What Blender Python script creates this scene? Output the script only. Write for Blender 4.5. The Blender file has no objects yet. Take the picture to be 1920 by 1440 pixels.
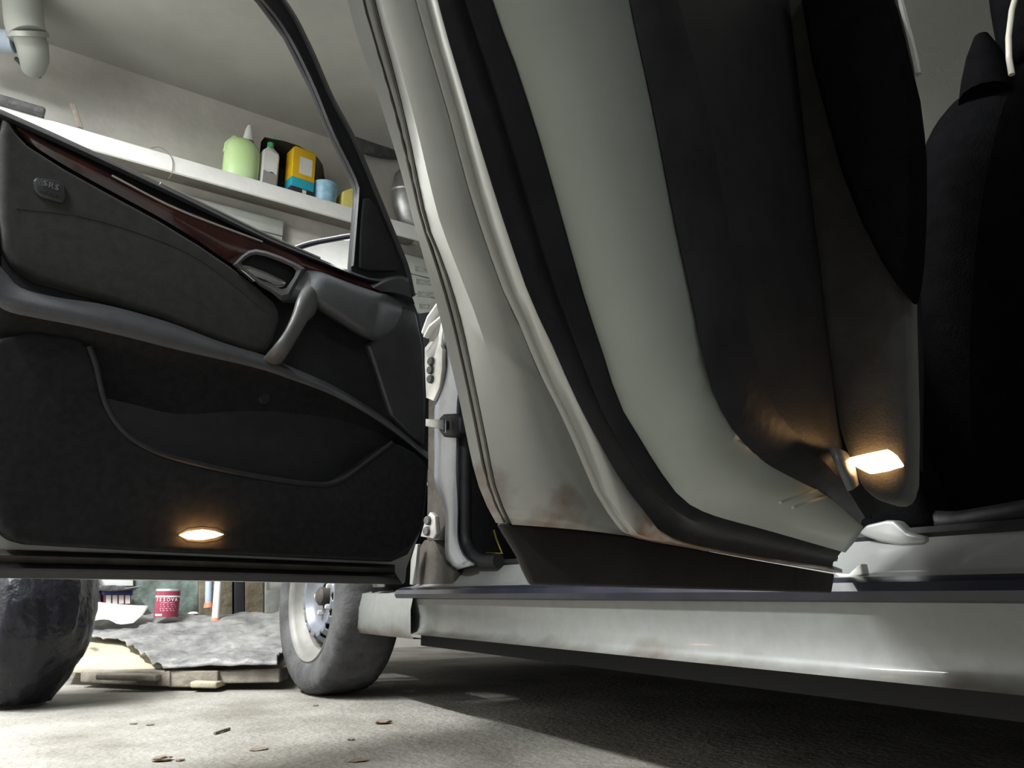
import bpy, bmesh, math, random
import numpy as np
from mathutils import Vector, Matrix, noise
random.seed(7)
scene = bpy.context.scene
col = scene.collection

# ------------------------------------------------------------------ camera, world, exposure
FPX, HOR, CAM_H, PSI = 1500.0, 1118.0, 0.33, math.radians(30)      # focal length in px of 1920x1440, horizon row, height, yaw
PITCH = math.atan((HOR - 720) / FPX)
cam_data = bpy.data.cameras.new('camera'); cam = bpy.data.objects.new('camera', cam_data); col.objects.link(cam)
cam_data.sensor_width = 36.0; cam_data.lens = FPX / 1920 * 36.0; cam_data.clip_start = 0.02
cam.location = (0, 0, CAM_H); cam.rotation_euler = (math.pi / 2 + PITCH, 0, -PSI)
scene.camera = cam
scene.view_settings.view_transform = 'Standard'; scene.view_settings.look = 'None'
scene.view_settings.gamma = 1.0; scene.view_settings.use_curve_mapping = False
scene.view_settings.exposure = 0.0
world = bpy.data.worlds.new('world'); scene.world = world; world.use_nodes = True
world.node_tree.nodes['Background'].inputs[0].default_value = (0.5, 0.55, 0.6, 1)
world.node_tree.nodes['Background'].inputs[1].default_value = 0.02
LAMPS = [  # x, y, z, watts, yaw of the tube, colour (first read from shadows, others added as fill)
    (-1.50, 1.75, 2.75, 300, 90, (0.98, 1.0, 0.985)),
    (-1.75, 0.30, 2.85, 110, 90, (0.95, 1.0, 0.99)),  # added fill that rakes over the front door panel
    (-1.05, 2.70, 2.85, 70, 0, (0.98, 1.0, 0.985)),  # added fill to brighten the shelf and wall
    (-0.30, -1.80, 2.90, 22, 0, (0.95, 1.0, 1.0)),  # added weak fill for a gloss on the armrest ridge
]

# ------------------------------------------------------------------ geometry helpers
_s, _c = math.sin(PSI), math.cos(PSI)
RV = np.array([_c, -_s, 0]); FH = np.array([_s, _c, 0]); ZV = np.array([0, 0, 1.0])
FW = FH * math.cos(PITCH) + ZV * math.sin(PITCH); UPV = -FH * math.sin(PITCH) + ZV * math.cos(PITCH)
CP = np.array([0, 0, CAM_H])
GZ = 0.06                                 # level of the concrete floor
def ray(px, py): return (px - 960) / FPX * RV + (720 - py) / FPX * UPV + FW
def on_plane(px, py, P, N):
    d = ray(px, py); return CP + d * (np.dot(np.asarray(P) - CP, N) / np.dot(d, N))
def on_x(px, py, X): d = ray(px, py); return CP + d * (X / d[0])
def on_y(px, py, Y): d = ray(px, py); return CP + d * (Y / d[1])
def on_z(px, py, z): d = ray(px, py); return CP + d * ((z - CAM_H) / d[2])
def at_depth(px, py, D): d = ray(px, py); return CP + d * (D / np.dot(d, FH))
def spline(pts, n):
    """resample a control polyline (Catmull-Rom, by arc length) to n points"""
    P = np.array(pts, float)
    if len(P) == 2: return [P[0] + (P[1] - P[0]) * t for t in np.linspace(0, 1, n)]
    Q = np.vstack([2 * P[0] - P[1], P, 2 * P[-1] - P[-2]]); out = []
    for i in range(1, len(Q) - 2):
        p0, p1, p2, p3 = Q[i - 1], Q[i], Q[i + 1], Q[i + 2]
        for t in np.linspace(0, 1, 12, endpoint=False):
            out.append(.5 * ((2 * p1) + (-p0 + p2) * t + (2 * p0 - 5 * p1 + 4 * p2 - p3) * t * t + (-p0 + 3 * p1 - 3 * p2 + p3) * t ** 3))
    out.append(P[-1]); out = np.array(out)
    L = np.concatenate([[0], np.cumsum(np.linalg.norm(np.diff(out, axis=0), axis=1))])
    return [np.array([np.interp(x, L, out[:, k]) for k in range(P.shape[1])]) for x in np.linspace(0, L[-1], n)]

class Frame:
    """a door's own axes: hinge foot H, u from the hinge to the free edge, n to the inside"""
    def __init__(s, H, ang):
        a = math.radians(ang); s.H = np.array([H[0], H[1], 0.0])
        s.u = np.array([-math.sin(a), -math.cos(a), 0]); s.n = np.array([math.cos(a), -math.sin(a), 0])
    def px(s, x, y, n): return on_plane(x, y, s.H + n * s.n, s.n)
    def end(s, x, y, u): return on_plane(x, y, s.H + u * s.u, s.u)
    def uzn(s, u, z, n): return s.H + u * s.u + n * s.n + z * ZV

WLOC = {}
def link(name, me, mat, parent):
    vs = me.vertices; n = len(vs); co = np.empty(n * 3); vs.foreach_get('co', co); co = co.reshape(-1, 3)
    lo, hi = co.min(0), co.max(0); c = np.array([(lo[0] + hi[0]) / 2, (lo[1] + hi[1]) / 2, lo[2]])
    vs.foreach_set('co', (co - c).ravel()); me.update()
    o = bpy.data.objects.new(name, me); col.objects.link(o); o.location = c
    if mat is not None: me.materials.append(mat)
    WLOC[o.name] = c
    if parent is not None:
        o.parent = parent; o.matrix_parent_inverse = Matrix.Translation(-Vector(WLOC[parent.name]))
    return o
def finish(name, bm, mat, parent=None, bevel=0.0, seg=3, smooth=True, angle=40, solid=0.0, sub=0):
    bmesh.ops.recalc_face_normals(bm, faces=bm.faces)
    if bevel > 0:
        ed = [e for e in bm.edges if len(e.link_faces) == 2 and e.calc_face_angle(0) > math.radians(28)]
        bmesh.ops.bevel(bm, geom=ed, offset=bevel, segments=seg, affect='EDGES', profile=0.5, clamp_overlap=True)
    me = bpy.data.meshes.new(name); bm.to_mesh(me); bm.free()
    if smooth:
        me.shade_smooth(); me.set_sharp_from_angle(angle=math.radians(angle))
    o = link(name, me, mat, parent)
    if solid:
        m = o.modifiers.new('thickness', 'SOLIDIFY'); m.thickness = solid; m.offset = 0
    if sub:
        m = o.modifiers.new('round', 'SUBSURF'); m.levels = sub; m.render_levels = sub
    return o
def slab(name, front, back_vec, mat, parent=None, bevel=0.004, seg=3, **k):
    """closed outline (3D) extruded along back_vec"""
    bm = bmesh.new(); b = np.asarray(back_vec, float)
    f = [bm.verts.new(tuple(p)) for p in front]; r = [bm.verts.new(tuple(np.asarray(p) + b)) for p in front]
    n = len(f); bm.faces.new(f); bm.faces.new(r[::-1])
    for i in range(n): bm.faces.new((f[i], r[i], r[(i + 1) % n], f[(i + 1) % n]))
    return finish(name, bm, mat, parent, bevel, seg, **k)
def loft(name, rows, mat, parent=None, closed=False, caps=False, **k):
    bm = bmesh.new(); V = [[bm.verts.new(tuple(p)) for p in r] for r in rows]
    for i in range(len(V) - 1):
        m = len(V[i])
        for j in range(m if closed else m - 1):
            try: bm.faces.new((V[i][j], V[i][(j + 1) % m], V[i + 1][(j + 1) % m], V[i + 1][j]))
            except ValueError: pass
    if caps:
        bm.faces.new(V[0]); bm.faces.new(V[-1][::-1])
    return finish(name, bm, mat, parent, **k)
def tube_bm(bm, path, rad, ns=10, flat=1.0, caps=True):
    P = [np.asarray(p, float) for p in path]; rings = []
    rads = rad if isinstance(rad, (list, tuple)) else [rad] * len(P); ref = None
    for i, p in enumerate(P):
        t = P[min(i + 1, len(P) - 1)] - P[max(i - 1, 0)]; t /= np.linalg.norm(t)
        if ref is None: ref = np.array([0, 0, 1.]) if abs(t[2]) < .9 else np.array([1., 0, 0])
        a = ref - t * np.dot(ref, t); a /= np.linalg.norm(a); ref = a; b = np.cross(t, a)
        rings.append([bm.verts.new(tuple(p + rads[i] * (math.cos(q) * a + flat * math.sin(q) * b))) for q in np.linspace(0, 2 * math.pi, ns, endpoint=False)])
    for i in range(len(rings) - 1):
        for j in range(ns): bm.faces.new((rings[i][j], rings[i][(j + 1) % ns], rings[i + 1][(j + 1) % ns], rings[i + 1][j]))
    if caps: bm.faces.new(rings[0][::-1]); bm.faces.new(rings[-1])
def tube(name, path, rad, mat, parent=None, ns=10, flat=1.0, **k):
    bm = bmesh.new(); tube_bm(bm, path, rad, ns, flat); return finish(name, bm, mat, parent, **k)
def box(name, lo, hi, mat, parent=None, bevel=0.0, rot=0.0, pivot=None, **k):
    bm = bmesh.new(); bmesh.ops.create_cube(bm, size=1)
    lo, hi = np.array(lo, float), np.array(hi, float)
    for v in bm.verts: v.co = Vector((lo + hi) / 2 + np.array(v.co) * (hi - lo))
    if rot:
        p = Vector(pivot if pivot is not None else (lo + hi) / 2)
        bmesh.ops.rotate(bm, verts=bm.verts, cent=p, matrix=Matrix.Rotation(math.radians(rot), 3, 'Z'))
    return finish(name, bm, mat, parent, bevel, **k)
def obox(name, c, ax, half, mat, parent=None, bevel=0.0, **k):
    """oriented box: centre, three axes, half sizes"""
    bm = bmesh.new(); bmesh.ops.create_cube(bm, size=2)
    for v in bm.verts: v.co = Vector(np.asarray(c) + sum(np.asarray(ax[i]) * half[i] * v.co[i] for i in range(3)))
    return finish(name, bm, mat, parent, bevel, **k)
def lathe(name, prof, axis_o, axis_d, mat, parent=None, ns=48, mod=None, scale=(1, 1), ref=None, a0=0, **k):
    """profile of (radius, distance along the axis)"""
    d = np.asarray(axis_d, float); d /= np.linalg.norm(d)
    r = np.asarray(ref, float) if ref is not None else (np.array([0, 0, 1.]) if abs(d[2]) < .9 else np.array([1., 0, 0]))
    a = r - d * np.dot(r, d); a /= np.linalg.norm(a); b = np.cross(d, a); rows = []
    for i, (R, t) in enumerate(prof):
        row = []
        for j in range(ns):
            q = 2 * math.pi * j / ns + a0; rr = R * (mod(i, j) if mod else 1)
            row.append(np.asarray(axis_o) + d * t + rr * (scale[0] * math.cos(q) * a + scale[1] * math.sin(q) * b))
        rows.append(row)
    return loft(name, rows, mat, parent, closed=True, **k)
def empty(name, loc, label, cat, group=None):
    o = bpy.data.objects.new(name, None); col.objects.link(o); o.location = tuple(loc); o.empty_display_size = .05
    WLOC[o.name] = np.array(loc, float); return tag(o, label, cat, group)
def tag(o, label, cat, group=None, kind=None):
    if label: o['label'] = label
    if cat: o['category'] = cat
    if group: o['group'] = group
    if kind: o['kind'] = kind
    return o
def struct(o, label=None):
    o['kind'] = 'structure'
    if label: o['label'] = label
    return o

# ------------------------------------------------------------------ materials
def mat(name, c, rough=.5, metal=0.0, c2=None, nscale=8.0, namt=1.0, bump=0.0, bscale=60.0, spec=.5, coat=0.0, detail=6.0, emit=None, estr=0.0, alpha=1.0, trans=0.0, ramp=(.35, .65), sheen=0.0):
    m = bpy.data.materials.new(name); m.use_nodes = True; nt = m.node_tree; b = nt.nodes['Principled BSDF']
    b.inputs['Base Color'].default_value = (*c, 1); b.inputs['Roughness'].default_value = rough; b.inputs['Metallic'].default_value = metal
    b.inputs['Specular IOR Level'].default_value = spec; b.inputs['Coat Weight'].default_value = coat; b.inputs['Coat Roughness'].default_value = .08
    b.inputs['Sheen Weight'].default_value = sheen; b.inputs['Transmission Weight'].default_value = trans
    if emit: b.inputs['Emission Color'].default_value = (*emit, 1); b.inputs['Emission Strength'].default_value = estr
    tc = nt.nodes.new('ShaderNodeTexCoord')
    if c2 is not None:
        n = nt.nodes.new('ShaderNodeTexNoise'); n.inputs['Scale'].default_value = nscale; n.inputs['Detail'].default_value = detail; n.inputs['Roughness'].default_value = .6
        nt.links.new(tc.outputs['Object'], n.inputs['Vector'])
        r = nt.nodes.new('ShaderNodeValToRGB'); r.color_ramp.elements[0].position = ramp[0]; r.color_ramp.elements[1].position = ramp[1]
        r.color_ramp.elements[0].color = (*c, 1); r.color_ramp.elements[1].color = (*c2, 1)
        nt.links.new(n.outputs['Fac'], r.inputs['Fac']); nt.links.new(r.outputs['Color'], b.inputs['Base Color'])
    if bump:
        n2 = nt.nodes.new('ShaderNodeTexNoise'); n2.inputs['Scale'].default_value = bscale; n2.inputs['Detail'].default_value = 5
        nt.links.new(tc.outputs['Object'], n2.inputs['Vector'])
        bp = nt.nodes.new('ShaderNodeBump'); bp.inputs['Strength'].default_value = bump; bp.inputs['Distance'].default_value = .01
        nt.links.new(n2.outputs['Fac'], bp.inputs['Height']); nt.links.new(bp.outputs['Normal'], b.inputs['Normal'])
    return m
def add_stain(m, colr, z0, z1, nscale=14.0, lo=.5, hi=.62):
    """rust or dirt that grows where a noise and the height above ground agree"""
    nt = m.node_tree; b = nt.nodes['Principled BSDF']; g = nt.nodes.new('ShaderNodeNewGeometry'); sx = nt.nodes.new('ShaderNodeSeparateXYZ')
    nt.links.new(g.outputs['Position'], sx.inputs[0])
    mr = nt.nodes.new('ShaderNodeMapRange'); mr.inputs[1].default_value = z0; mr.inputs[2].default_value = z1; mr.inputs[3].default_value = .35; mr.inputs[4].default_value = -.25
    nt.links.new(sx.outputs['Z'], mr.inputs[0])
    n = nt.nodes.new('ShaderNodeTexNoise'); n.inputs['Scale'].default_value = nscale; n.inputs['Detail'].default_value = 7; nt.links.new(g.outputs['Position'], n.inputs['Vector'])
    ad = nt.nodes.new('ShaderNodeMath'); ad.operation = 'ADD'; nt.links.new(mr.outputs[0], ad.inputs[0]); nt.links.new(n.outputs['Fac'], ad.inputs[1])
    mr2 = nt.nodes.new('ShaderNodeMapRange'); mr2.inputs[1].default_value = lo; mr2.inputs[2].default_value = hi; nt.links.new(ad.outputs[0], mr2.inputs[0])
    mx = nt.nodes.new('ShaderNodeMix'); mx.data_type = 'RGBA'; mx.inputs[7].default_value = (*colr, 1)
    src = b.inputs['Base Color']
    if src.is_linked: nt.links.new(src.links[0].from_socket, mx.inputs[6])
    else: mx.inputs[6].default_value = src.default_value
    nt.links.new(mr2.outputs[0], mx.inputs[0]); nt.links.new(mx.outputs[2], src)
    return m
M = {}
M['paint'] = mat('silver_paint', (.28, .285, .28), .36, .35, (.25, .255, .25), 25, spec=.5, coat=.3)
M['paint_rust'] = add_stain(mat('silver_paint_rusty', (.41, .415, .40), .38, .3, (.375, .38, .365), 25, coat=.3), (.16, .08, .03), .36, .42, 26, .62, .85)
M['paint_sill'] = add_stain(mat('silver_paint_dirty', (.165, .170, .166), .48, .15, (.145, .15, .143), 45, coat=.15), (.06, .046, .033), .240, .285, 14, .52, .95)
M['jamb'] = mat('jamb_paint', (.285, .31, .285), .45, .1, (.265, .29, .265), 12, coat=.1)
M['post'] = mat('post_paint', (.34, .35, .39), .35, .3, (.30, .31, .345), 20, coat=.3)
M['dirty_metal'] = mat('dirty_inner_metal', (.055, .048, .04), .75, .1, (.025, .02, .016), 16, bump=.2, bscale=80)
M['rubber'] = mat('black_rubber', (.007, .007, .009), .55, 0, (.013, .013, .016), 30, bump=.1, spec=.3)
M['rubber_shiny'] = mat('black_trim_strip', (.012, .013, .02), .3, 0, (.02, .02, .03), 20)
M['skirt'] = mat('dirty_skirt', (.012, .010, .009), .8, 0, (.022, .018, .015), 14, bump=.2, bscale=40)
M['black_plastic'] = mat('black_grained_plastic', (.012, .012, .014), .5, 0, (.018, .018, .020), 40, spec=.3, bump=.06, bscale=420)
M['leather'] = mat('charcoal_leather', (.030, .030, .034), .30, 0, (.040, .040, .044), 30, bump=.10, bscale=300)
M['fabric'] = mat('charcoal_fabric', (.022, .0215, .021), .85, 0, (.032, .031, .030), 60, bump=.15, bscale=650, sheen=.1, spec=.25)
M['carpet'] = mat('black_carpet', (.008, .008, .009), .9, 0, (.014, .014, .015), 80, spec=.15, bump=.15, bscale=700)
M['arm_lit_leather'] = mat('ridge_lit_vinyl', (.055, .055, .061), .34, 0, (.068, .068, .074), 30, bump=.10, bscale=300)  # light on the armrest ridge is put into this paler colour
M['grey_plastic'] = mat('grey_soft_plastic', (.065, .070, .076), .34, 0, (.078, .083, .088), 20, bump=.06, bscale=400)
M['pale_plastic'] = mat('warm_grey_plastic', (.085, .086, .088), .42, 0, (.10, .10, .10), 20, bump=.06, bscale=400)
M['wood'] = mat('burl_walnut', (.016, .003, .003), .18, 0, (.050, .010, .007), 18, coat=.9, detail=9)
M['chrome'] = mat('chrome', (.62, .63, .65), .12, 1.0)
M['steel'] = mat('grey_steel', (.42, .42, .42), .4, .8, (.32, .32, .32), 30)
M['zinc'] = mat('plated_metal', (.55, .54, .52), .45, .6, (.45, .44, .42), 25)
M['frame_black'] = mat('black_window_frame', (.009, .010, .011), .45, 0, (.013, .013, .015), 20, spec=.25)
M['mirror'] = mat('mirror_glass', (.92, .95, .97), .02, 1.0)
M['lamp'] = mat('courtesy_lamp_lens', (1, .8, .5), .4, 0, emit=(1.0, .50, .16), estr=60.0)
M['lamp_rear'] = mat('courtesy_lamp_lens_wide', (1, .8, .5), .4, 0, emit=(1.0, .56, .22), estr=24.0)
M['concrete'] = mat('floor_concrete', (.15, .137, .118), .85, 0, (.27, .26, .238), 4.5, bump=.6, bscale=70, detail=14)
M['plaster'] = mat('wall_plaster', (.44, .43, .405), .9, 0, (.62, .60, .55), 2.0, bump=.4, bscale=14, detail=8)
M['bare_block'] = mat('bare_block_wall', (.17, .165, .155), .95, 0, (.22, .21, .20), 3, bump=.4, bscale=20)
M['niche'] = mat('niche_lining', (.10, .085, .07), .95, 0, (.17, .15, .12), 14, bump=.8, bscale=30)  # niche interior coloured darker than the wall
M['ceiling'] = mat('ceiling_plaster', (.31, .31, .29), .9, 0, (.40, .395, .365), 1.2, bump=.15, bscale=10)
M['white_wood'] = mat('white_painted_board', (.90, .90, .88), .5, 0, (.82, .82, .80), 9, bump=.15)
M['shelf_shade'] = mat('shaded_shelf_board', (.16, .15, .13), .85, 0, (.21, .20, .17), 10, bump=.3, bscale=30)  # shade under the shelf is put into this dark colour
M['garage_door'] = mat('grey_sheet_metal', (.30, .31, .32), .45, 0, (.26, .27, .28), 5)
M['tyre'] = mat('dusty_tyre', (.028, .029, .031), .8, 0, (.075, .075, .076), 14, bump=.2, bscale=120)
M['rim'] = mat('dusty_steel_rim', (.19, .183, .17), .55, .2, (.13, .127, .12), 14)
M['rim_dark'] = mat('dark_steel_disc', (.11, .12, .15), .45, .3, (.17, .18, .20), 18)
M['under'] = mat('underbody_black', (.010, .010, .011), .9)
M['headliner'] = mat('headliner', (.74, .77, .72), .9, bump=.2, bscale=300)
M['seat'] = mat('black_seat_fabric', (.0025, .0025, .003), .9, 0, (.004, .004, .0045), 40, spec=.02, bump=.3, bscale=400)
M['piping'] = mat('pale_piping', (.55, .52, .45), .6)
M['tarp'] = mat('grey_tarp', (.09, .09, .093), .55, 0, (.25, .245, .24), 9, bump=.9, bscale=22, detail=9)
M['plywood'] = mat('dusty_plywood', (.50, .44, .31), .85, 0, (.33, .29, .22), 7, bump=.5, bscale=30, detail=9)
M['plank'] = mat('weathered_plank', (.30, .27, .22), .85, 0, (.16, .14, .12), 10, bump=.6, bscale=35, detail=9)
M['bag'] = mat('black_plastic_bag', (.006, .006, .010), .30, 0, bump=.9, bscale=22, spec=.35)
M['red'] = mat('red_can', (.25, .035, .07), .4, 0, (.21, .028, .055), 12)
M['pink'] = mat('pink_print', (.50, .24, .29), .5)
M['white'] = mat('white_print', (.80, .80, .78), .5, 0, (.70, .70, .68), 10)
M['paper'] = mat('white_sheet', (.80, .80, .80), .7, 0, (.70, .70, .70), 6, bump=.2, bscale=12)
M['jug'] = mat('lime_plastic', (.60, .84, .38), .35, 0, (.70, .90, .52), 6, spec=.4)
M['jug_cap'] = mat('white_nozzle', (.85, .86, .83), .4)
M['green'] = mat('green_cap', (.06, .42, .16), .4)
M['yellow'] = mat('yellow_print', (.82, .52, .015), .4, 0, (.74, .45, .01), 8)
M['cyan'] = mat('cyan_print', (.03, .42, .55), .4)
M['dark_print'] = mat('dark_print', (.03, .03, .035), .5)
M['blue_tub'] = mat('pale_blue_plastic', (.22, .45, .62), .4, 0, (.38, .60, .74), 30)
M['carton'] = mat('yellow_carton', (.72, .62, .16), .7, 0, (.80, .70, .25), 12)
M['emboss'] = mat('worn_emboss', (.16, .16, .17), .4)
M['rib_panel'] = mat('pale_grey_panel', (.42, .44, .41), .6, 0, (.37, .39, .36), 4)
M['galv'] = mat('galvanised_rail', (.42, .43, .40), .5, .5, (.30, .31, .29), 20)
M['aqua'] = mat('mouldy_green_board', (.24, .31, .29), .8, 0, (.07, .085, .07), 11, bump=.5, bscale=25, detail=9)
M['stone'] = mat('brown_stone_tile', (.12, .10, .07), .9, 0, (.20, .17, .12), 12, bump=.9, bscale=30)
M['pale_blue'] = mat('pale_blue_crate', (.42, .50, .60), .6, 0, (.34, .40, .50), 8)
M['navy'] = mat('navy_carton', (.06, .06, .22), .6)
M['dark_junk'] = mat('sooty_metal', (.05, .05, .052), .7, .2, (.11, .11, .11), 14, bump=.5)
M['orange'] = mat('orange_plastic', (.72, .22, .12), .5)
M['debris'] = mat('dirt_crumb', (.12, .09, .07), .95, 0, (.22, .18, .14), 60)
M['wire_blue'] = mat('blue_cable', (.03, .05, .25), .5)
M['wire_yellow'] = mat('yellow_cable', (.6, .5, .08), .5)
M['lamp_housing'] = mat('white_lamp_housing', (.8, .8, .8), .5)
M['tube_glow'] = mat('fluorescent_tube', (1, 1, 1), .4, emit=(1, .98, .93), estr=6.0)

# ------------------------------------------------------------------ the garage
WDIR = np.array([math.sin(math.radians(85)), math.cos(math.radians(85)), 0]); WN = np.array([WDIR[1], -WDIR[0], 0])   # along the wall, out of the wall
W0 = at_depth(400, HOR, 4.0); W0[2] = 0
def wall(px, py, off=0.0): return on_plane(px, py, W0 + WN * off, WN)
def wpt(s, z, off=0.0): return W0 + WDIR * s + WN * off + ZV * z
ZC = float(wall(400, 186)[2])            # ceiling height from the corner line
SH_D = .22
ZS = float(wall(417, 319, SH_D)[2])      # top of the shelf
def wall_s(px, py, off=0.0): return float(np.dot(wall(px, py, off) - W0, WDIR))
YB = -4.2; XL, XR = -2.7, 5.2
def wall_at_x(x): t = (x - W0[0]) / WDIR[0]; return W0 + WDIR * t
struct(box('floor', (XL - .3, YB - .3, -.12), (XR + .3, 5.2, GZ), M['concrete'], smooth=False))
struct(box('ceiling', (XL - .3, YB - .3, ZC), (XR + .3, 5.2, ZC + .15), M['ceiling'], smooth=False))
struct(box('wall_left', (XL - .2, YB, 0), (XL, 5.0, ZC), M['bare_block'], smooth=False))
struct(box('wall_right', (XR, YB, 0), (XR + .2, 5.0, ZC), M['bare_block'], smooth=False))
struct(box('wall_back', (XL, YB - .2, 0), (XR, YB, ZC), M['bare_block'], smooth=False))
# grey sectional garage door behind the camera
gd = struct(box('door_1', (-2.3, YB + .002, 0), (2.6, YB + .03, 2.5), M['garage_door'], smooth=False))
for k in range(10):
    box('door_panel', (-2.28, YB + .03, .02 + k * .248), (2.58, YB + .055, .25 + k * .248), M['garage_door'], gd, bevel=.006)
wl_ = bpy.data.objects['wall_left']
for k in range(12):
    box('plank', (XL, 1.0, .25 + k * .18), (XL + .02, 3.3, .42 + k * .18), M['white_wood'], wl_, bevel=.004)
# front wall with a ragged niche broken into it above the shelf
def niche_wall():
    bm = bmesh.new(); a, b = wall_at_x(XL), wall_at_x(XR); sa, sb = np.dot(a - W0, WDIR), np.dot(b - W0, WDIR)
    outer = [(sa, 0), (sb, 0), (sb, ZC), (sa, ZC)]
    hp = [(487, 300), (489, 266), (496, 257), (514, 261), (532, 264), (547, 269), (560, 273), (574, 281), (587, 287), (597, 297), (605, 309), (607, 320), (608, 331), (613, 341), (618, 352), (560, 352)]
    hole = [(wall_s(x, y), float(wall(x, y)[2])) for x, y in hp]
    zb = ZS + .02; hole = [(s, max(z, zb)) if i not in (0, 14, 15) else (s, zb) for i, (s, z) in enumerate(hole)]
    ev = []; 
    for loop in (outer, hole):
        vs = [bm.verts.new(tuple(wpt(s, z))) for s, z in loop]
        es = [bm.edges.new((vs[i], vs[(i + 1) % len(vs)])) for i in range(len(vs))]; ev.append((vs, es))
    bmesh.ops.triangle_fill(bm, use_beauty=True, edges=ev[0][1] + ev[1][1], normal=Vector(WN))
    hv = ev[1][0]; bk = [bm.verts.new(tuple(np.array(v.co) - WN * .30)) for v in hv]
    for i in range(len(hv)): bm.faces.new((hv[i], hv[(i + 1) % len(hv)], bk[(i + 1) % len(hv)], bk[i]))
    inner = [f for f in bm.faces if any(v in set(bk) for v in f.verts)] + [bm.faces.new(bk)]
    for f in inner: f.material_index = 1
    o = finish('wall_front', bm, M['plaster'], smooth=False); o.data.materials.append(M['niche']); return o
struct(niche_wall())

# ------------------------------------------------------------------ ceiling lamps: one read from shadows, three added fills
for i, (x, y, z, wt, yaw, c) in enumerate(LAMPS):
    L = empty('key_and_fill_lamp', (x, y, z), ['twin tube fluorescent lamp under the ceiling left of the car', 'added unseen fill lamp under the ceiling nearest the camera', 'added unseen fill lamp under the ceiling in front of the shelf', 'added unseen fill lamp under the ceiling by the garage door'][i], 'lamp', 'ceiling lamps')
    a = math.radians(yaw); dx, dy = math.cos(a), math.sin(a)
    obox('housing', (x, y, z + .05), ((dx, dy, 0), (-dy, dx, 0), (0, 0, 1)), (.62, .07, .03), M['lamp_housing'], L, bevel=.006)
    for s in (-1, 1):
        p = np.array([x - dy * .035 * s, y + dx * .035 * s, z - .0])
        tube('tube', [p - np.array([dx, dy, 0]) * .58, p + np.array([dx, dy, 0]) * .58], .014, M['tube_glow'], L)
        tube('hanger', [np.array([x + dx * .4 * s, y + dy * .4 * s, z + .08]), np.array([x + dx * .4 * s, y + dy * .4 * s, ZC])], .008, M['steel'], L)
    ld = bpy.data.lights.new('lamp_light', 'AREA'); ld.shape = 'RECTANGLE'; ld.size = 1.1; ld.size_y = .1; ld.energy = wt; ld.color = c
    lo = bpy.data.objects.new('lamp_light', ld); col.objects.link(lo); lo.location = (x, y, z - .03); lo.rotation_euler = (0, 0, a)

# ------------------------------------------------------------------ the car
car = empty('car', (1.6, 1.0, GZ), 'silver saloon car with its front and rear left doors standing open', 'car')
HF = on_x(803, HOR, .76); FD = Frame(HF, 72)
HR = on_x(1600, HOR, .76); RD = Frame(HR, 68)

# ---- sill
YS0, YS1 = -.75, 1.87
def run(section, y0, y1, n=40):
    return [[np.array([x, y, z]) for y in np.linspace(y0, y1, n)] for x, z in section]
sill = loft('sill', run([(.90, .235), (.752, .247), (.766, .252), (.772, .262), (.773, .285), (.768, .305), (.762, .324)], YS0, YS1), M['paint_sill'], car)
loft('sill_trim', run([(.765, .323), (.752, .326), (.748, .335), (.752, .344), (.765, .350), (.785, .352)], YS0, YS1 - .01), M['rubber_shiny'], sill)
loft('sill_flange', run([(.765, .350), (.79, .353), (.80, .357), (.828, .386), (.836, .393)], YS0, YS1 - .02), M['paint'], sill)
loft('sill_seal', run([(.836, .390), (.833, .397), (.838, .404), (.848, .405), (.852, .398)], YS0, 1.68), M['rubber'], sill)
loft('scuff_plate', run([(.85, .396), (.86, .405), (.93, .405), (.97, .39), (.99, .30)], YS0, 1.7), M['black_plastic'], sill)
# bright front end of the sill under the fender
fe0, fe1 = float(on_x(664, 1130, .76)[1]), float(on_x(776, 1130, .76)[1])
fend_low = loft('fender_foot', run([(.80, .235), (.758, .236), (.75, .25), (.748, .30), (.755, .337), (.78, .342), (.83, .345)], fe1 - .01, fe0, 20), M['paint_sill'], car)
# ---- front fender, wheel arch, bonnet
FZ = .93
def fender():
    """outer skin from the arch back to the door gap"""
    yc, zc, ra = 2.39, .33, .345; rows = []
    for t in np.linspace(0, 1, 18):
        y = 1.92 + t * (3.18 - 1.92); zlow = .352
        if abs(y - yc) < ra: zlow = max(.352, zc + math.sqrt(ra * ra - (y - yc) ** 2))
        top = FZ - .10 * t; r = []
        for q in np.linspace(0, 1, 10):
            z = zlow + (top - zlow) * q; x = .745 + .10 * max(0, q - .75) ** 1.5 * 4 + .10 * max(0, t - .6) ** 2
            r.append(np.array([x, y, z]))
        r.append(np.array([.95, y, top + .015])); rows.append(r)
    return rows
fn = loft('fender', fender(), M['paint'], car, solid=.004)
slab('bonnet', [(.93, 1.95, FZ + .02), (2.27, 1.95, FZ + .02), (2.27, 3.15, FZ - .10), (.93, 3.15, FZ - .10)], (0, 0, -.03), M['paint'], car, bevel=.01)
slab('right_flank', [(2.44, -1.2, .24), (2.44, 3.17, .24), (2.44, 3.17, .80), (2.44, 1.9, .95), (2.44, -1.2, 1.0)], (.03, 0, 0), M['paint'], car, bevel=.008)
slab('nose', [(.82, 3.17, .25), (2.42, 3.17, .25), (2.42, 3.17, .80), (.82, 3.17, .80)], (0, .06, 0), M['paint'], car, bevel=.02)
slab('floor_pan', [(.86, -1.2, .27), (2.40, -1.2, .27), (2.40, 1.95, .27), (.86, 1.95, .27)], (0, 0, -.06), M['under'], car, bevel=0)
slab('engine_tray', [(1.02, 1.95, .27), (2.2, 1.95, .27), (2.2, 3.15, .24), (1.02, 3.15, .24)], (0, 0, -.04), M['under'], car, bevel=0)
slab('firewall', [(.97, 1.93, .25), (2.40, 1.93, .25), (2.40, 1.93, .93), (.97, 1.93, .93)], (0, .03, 0), M['carpet'], car, bevel=0)
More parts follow.
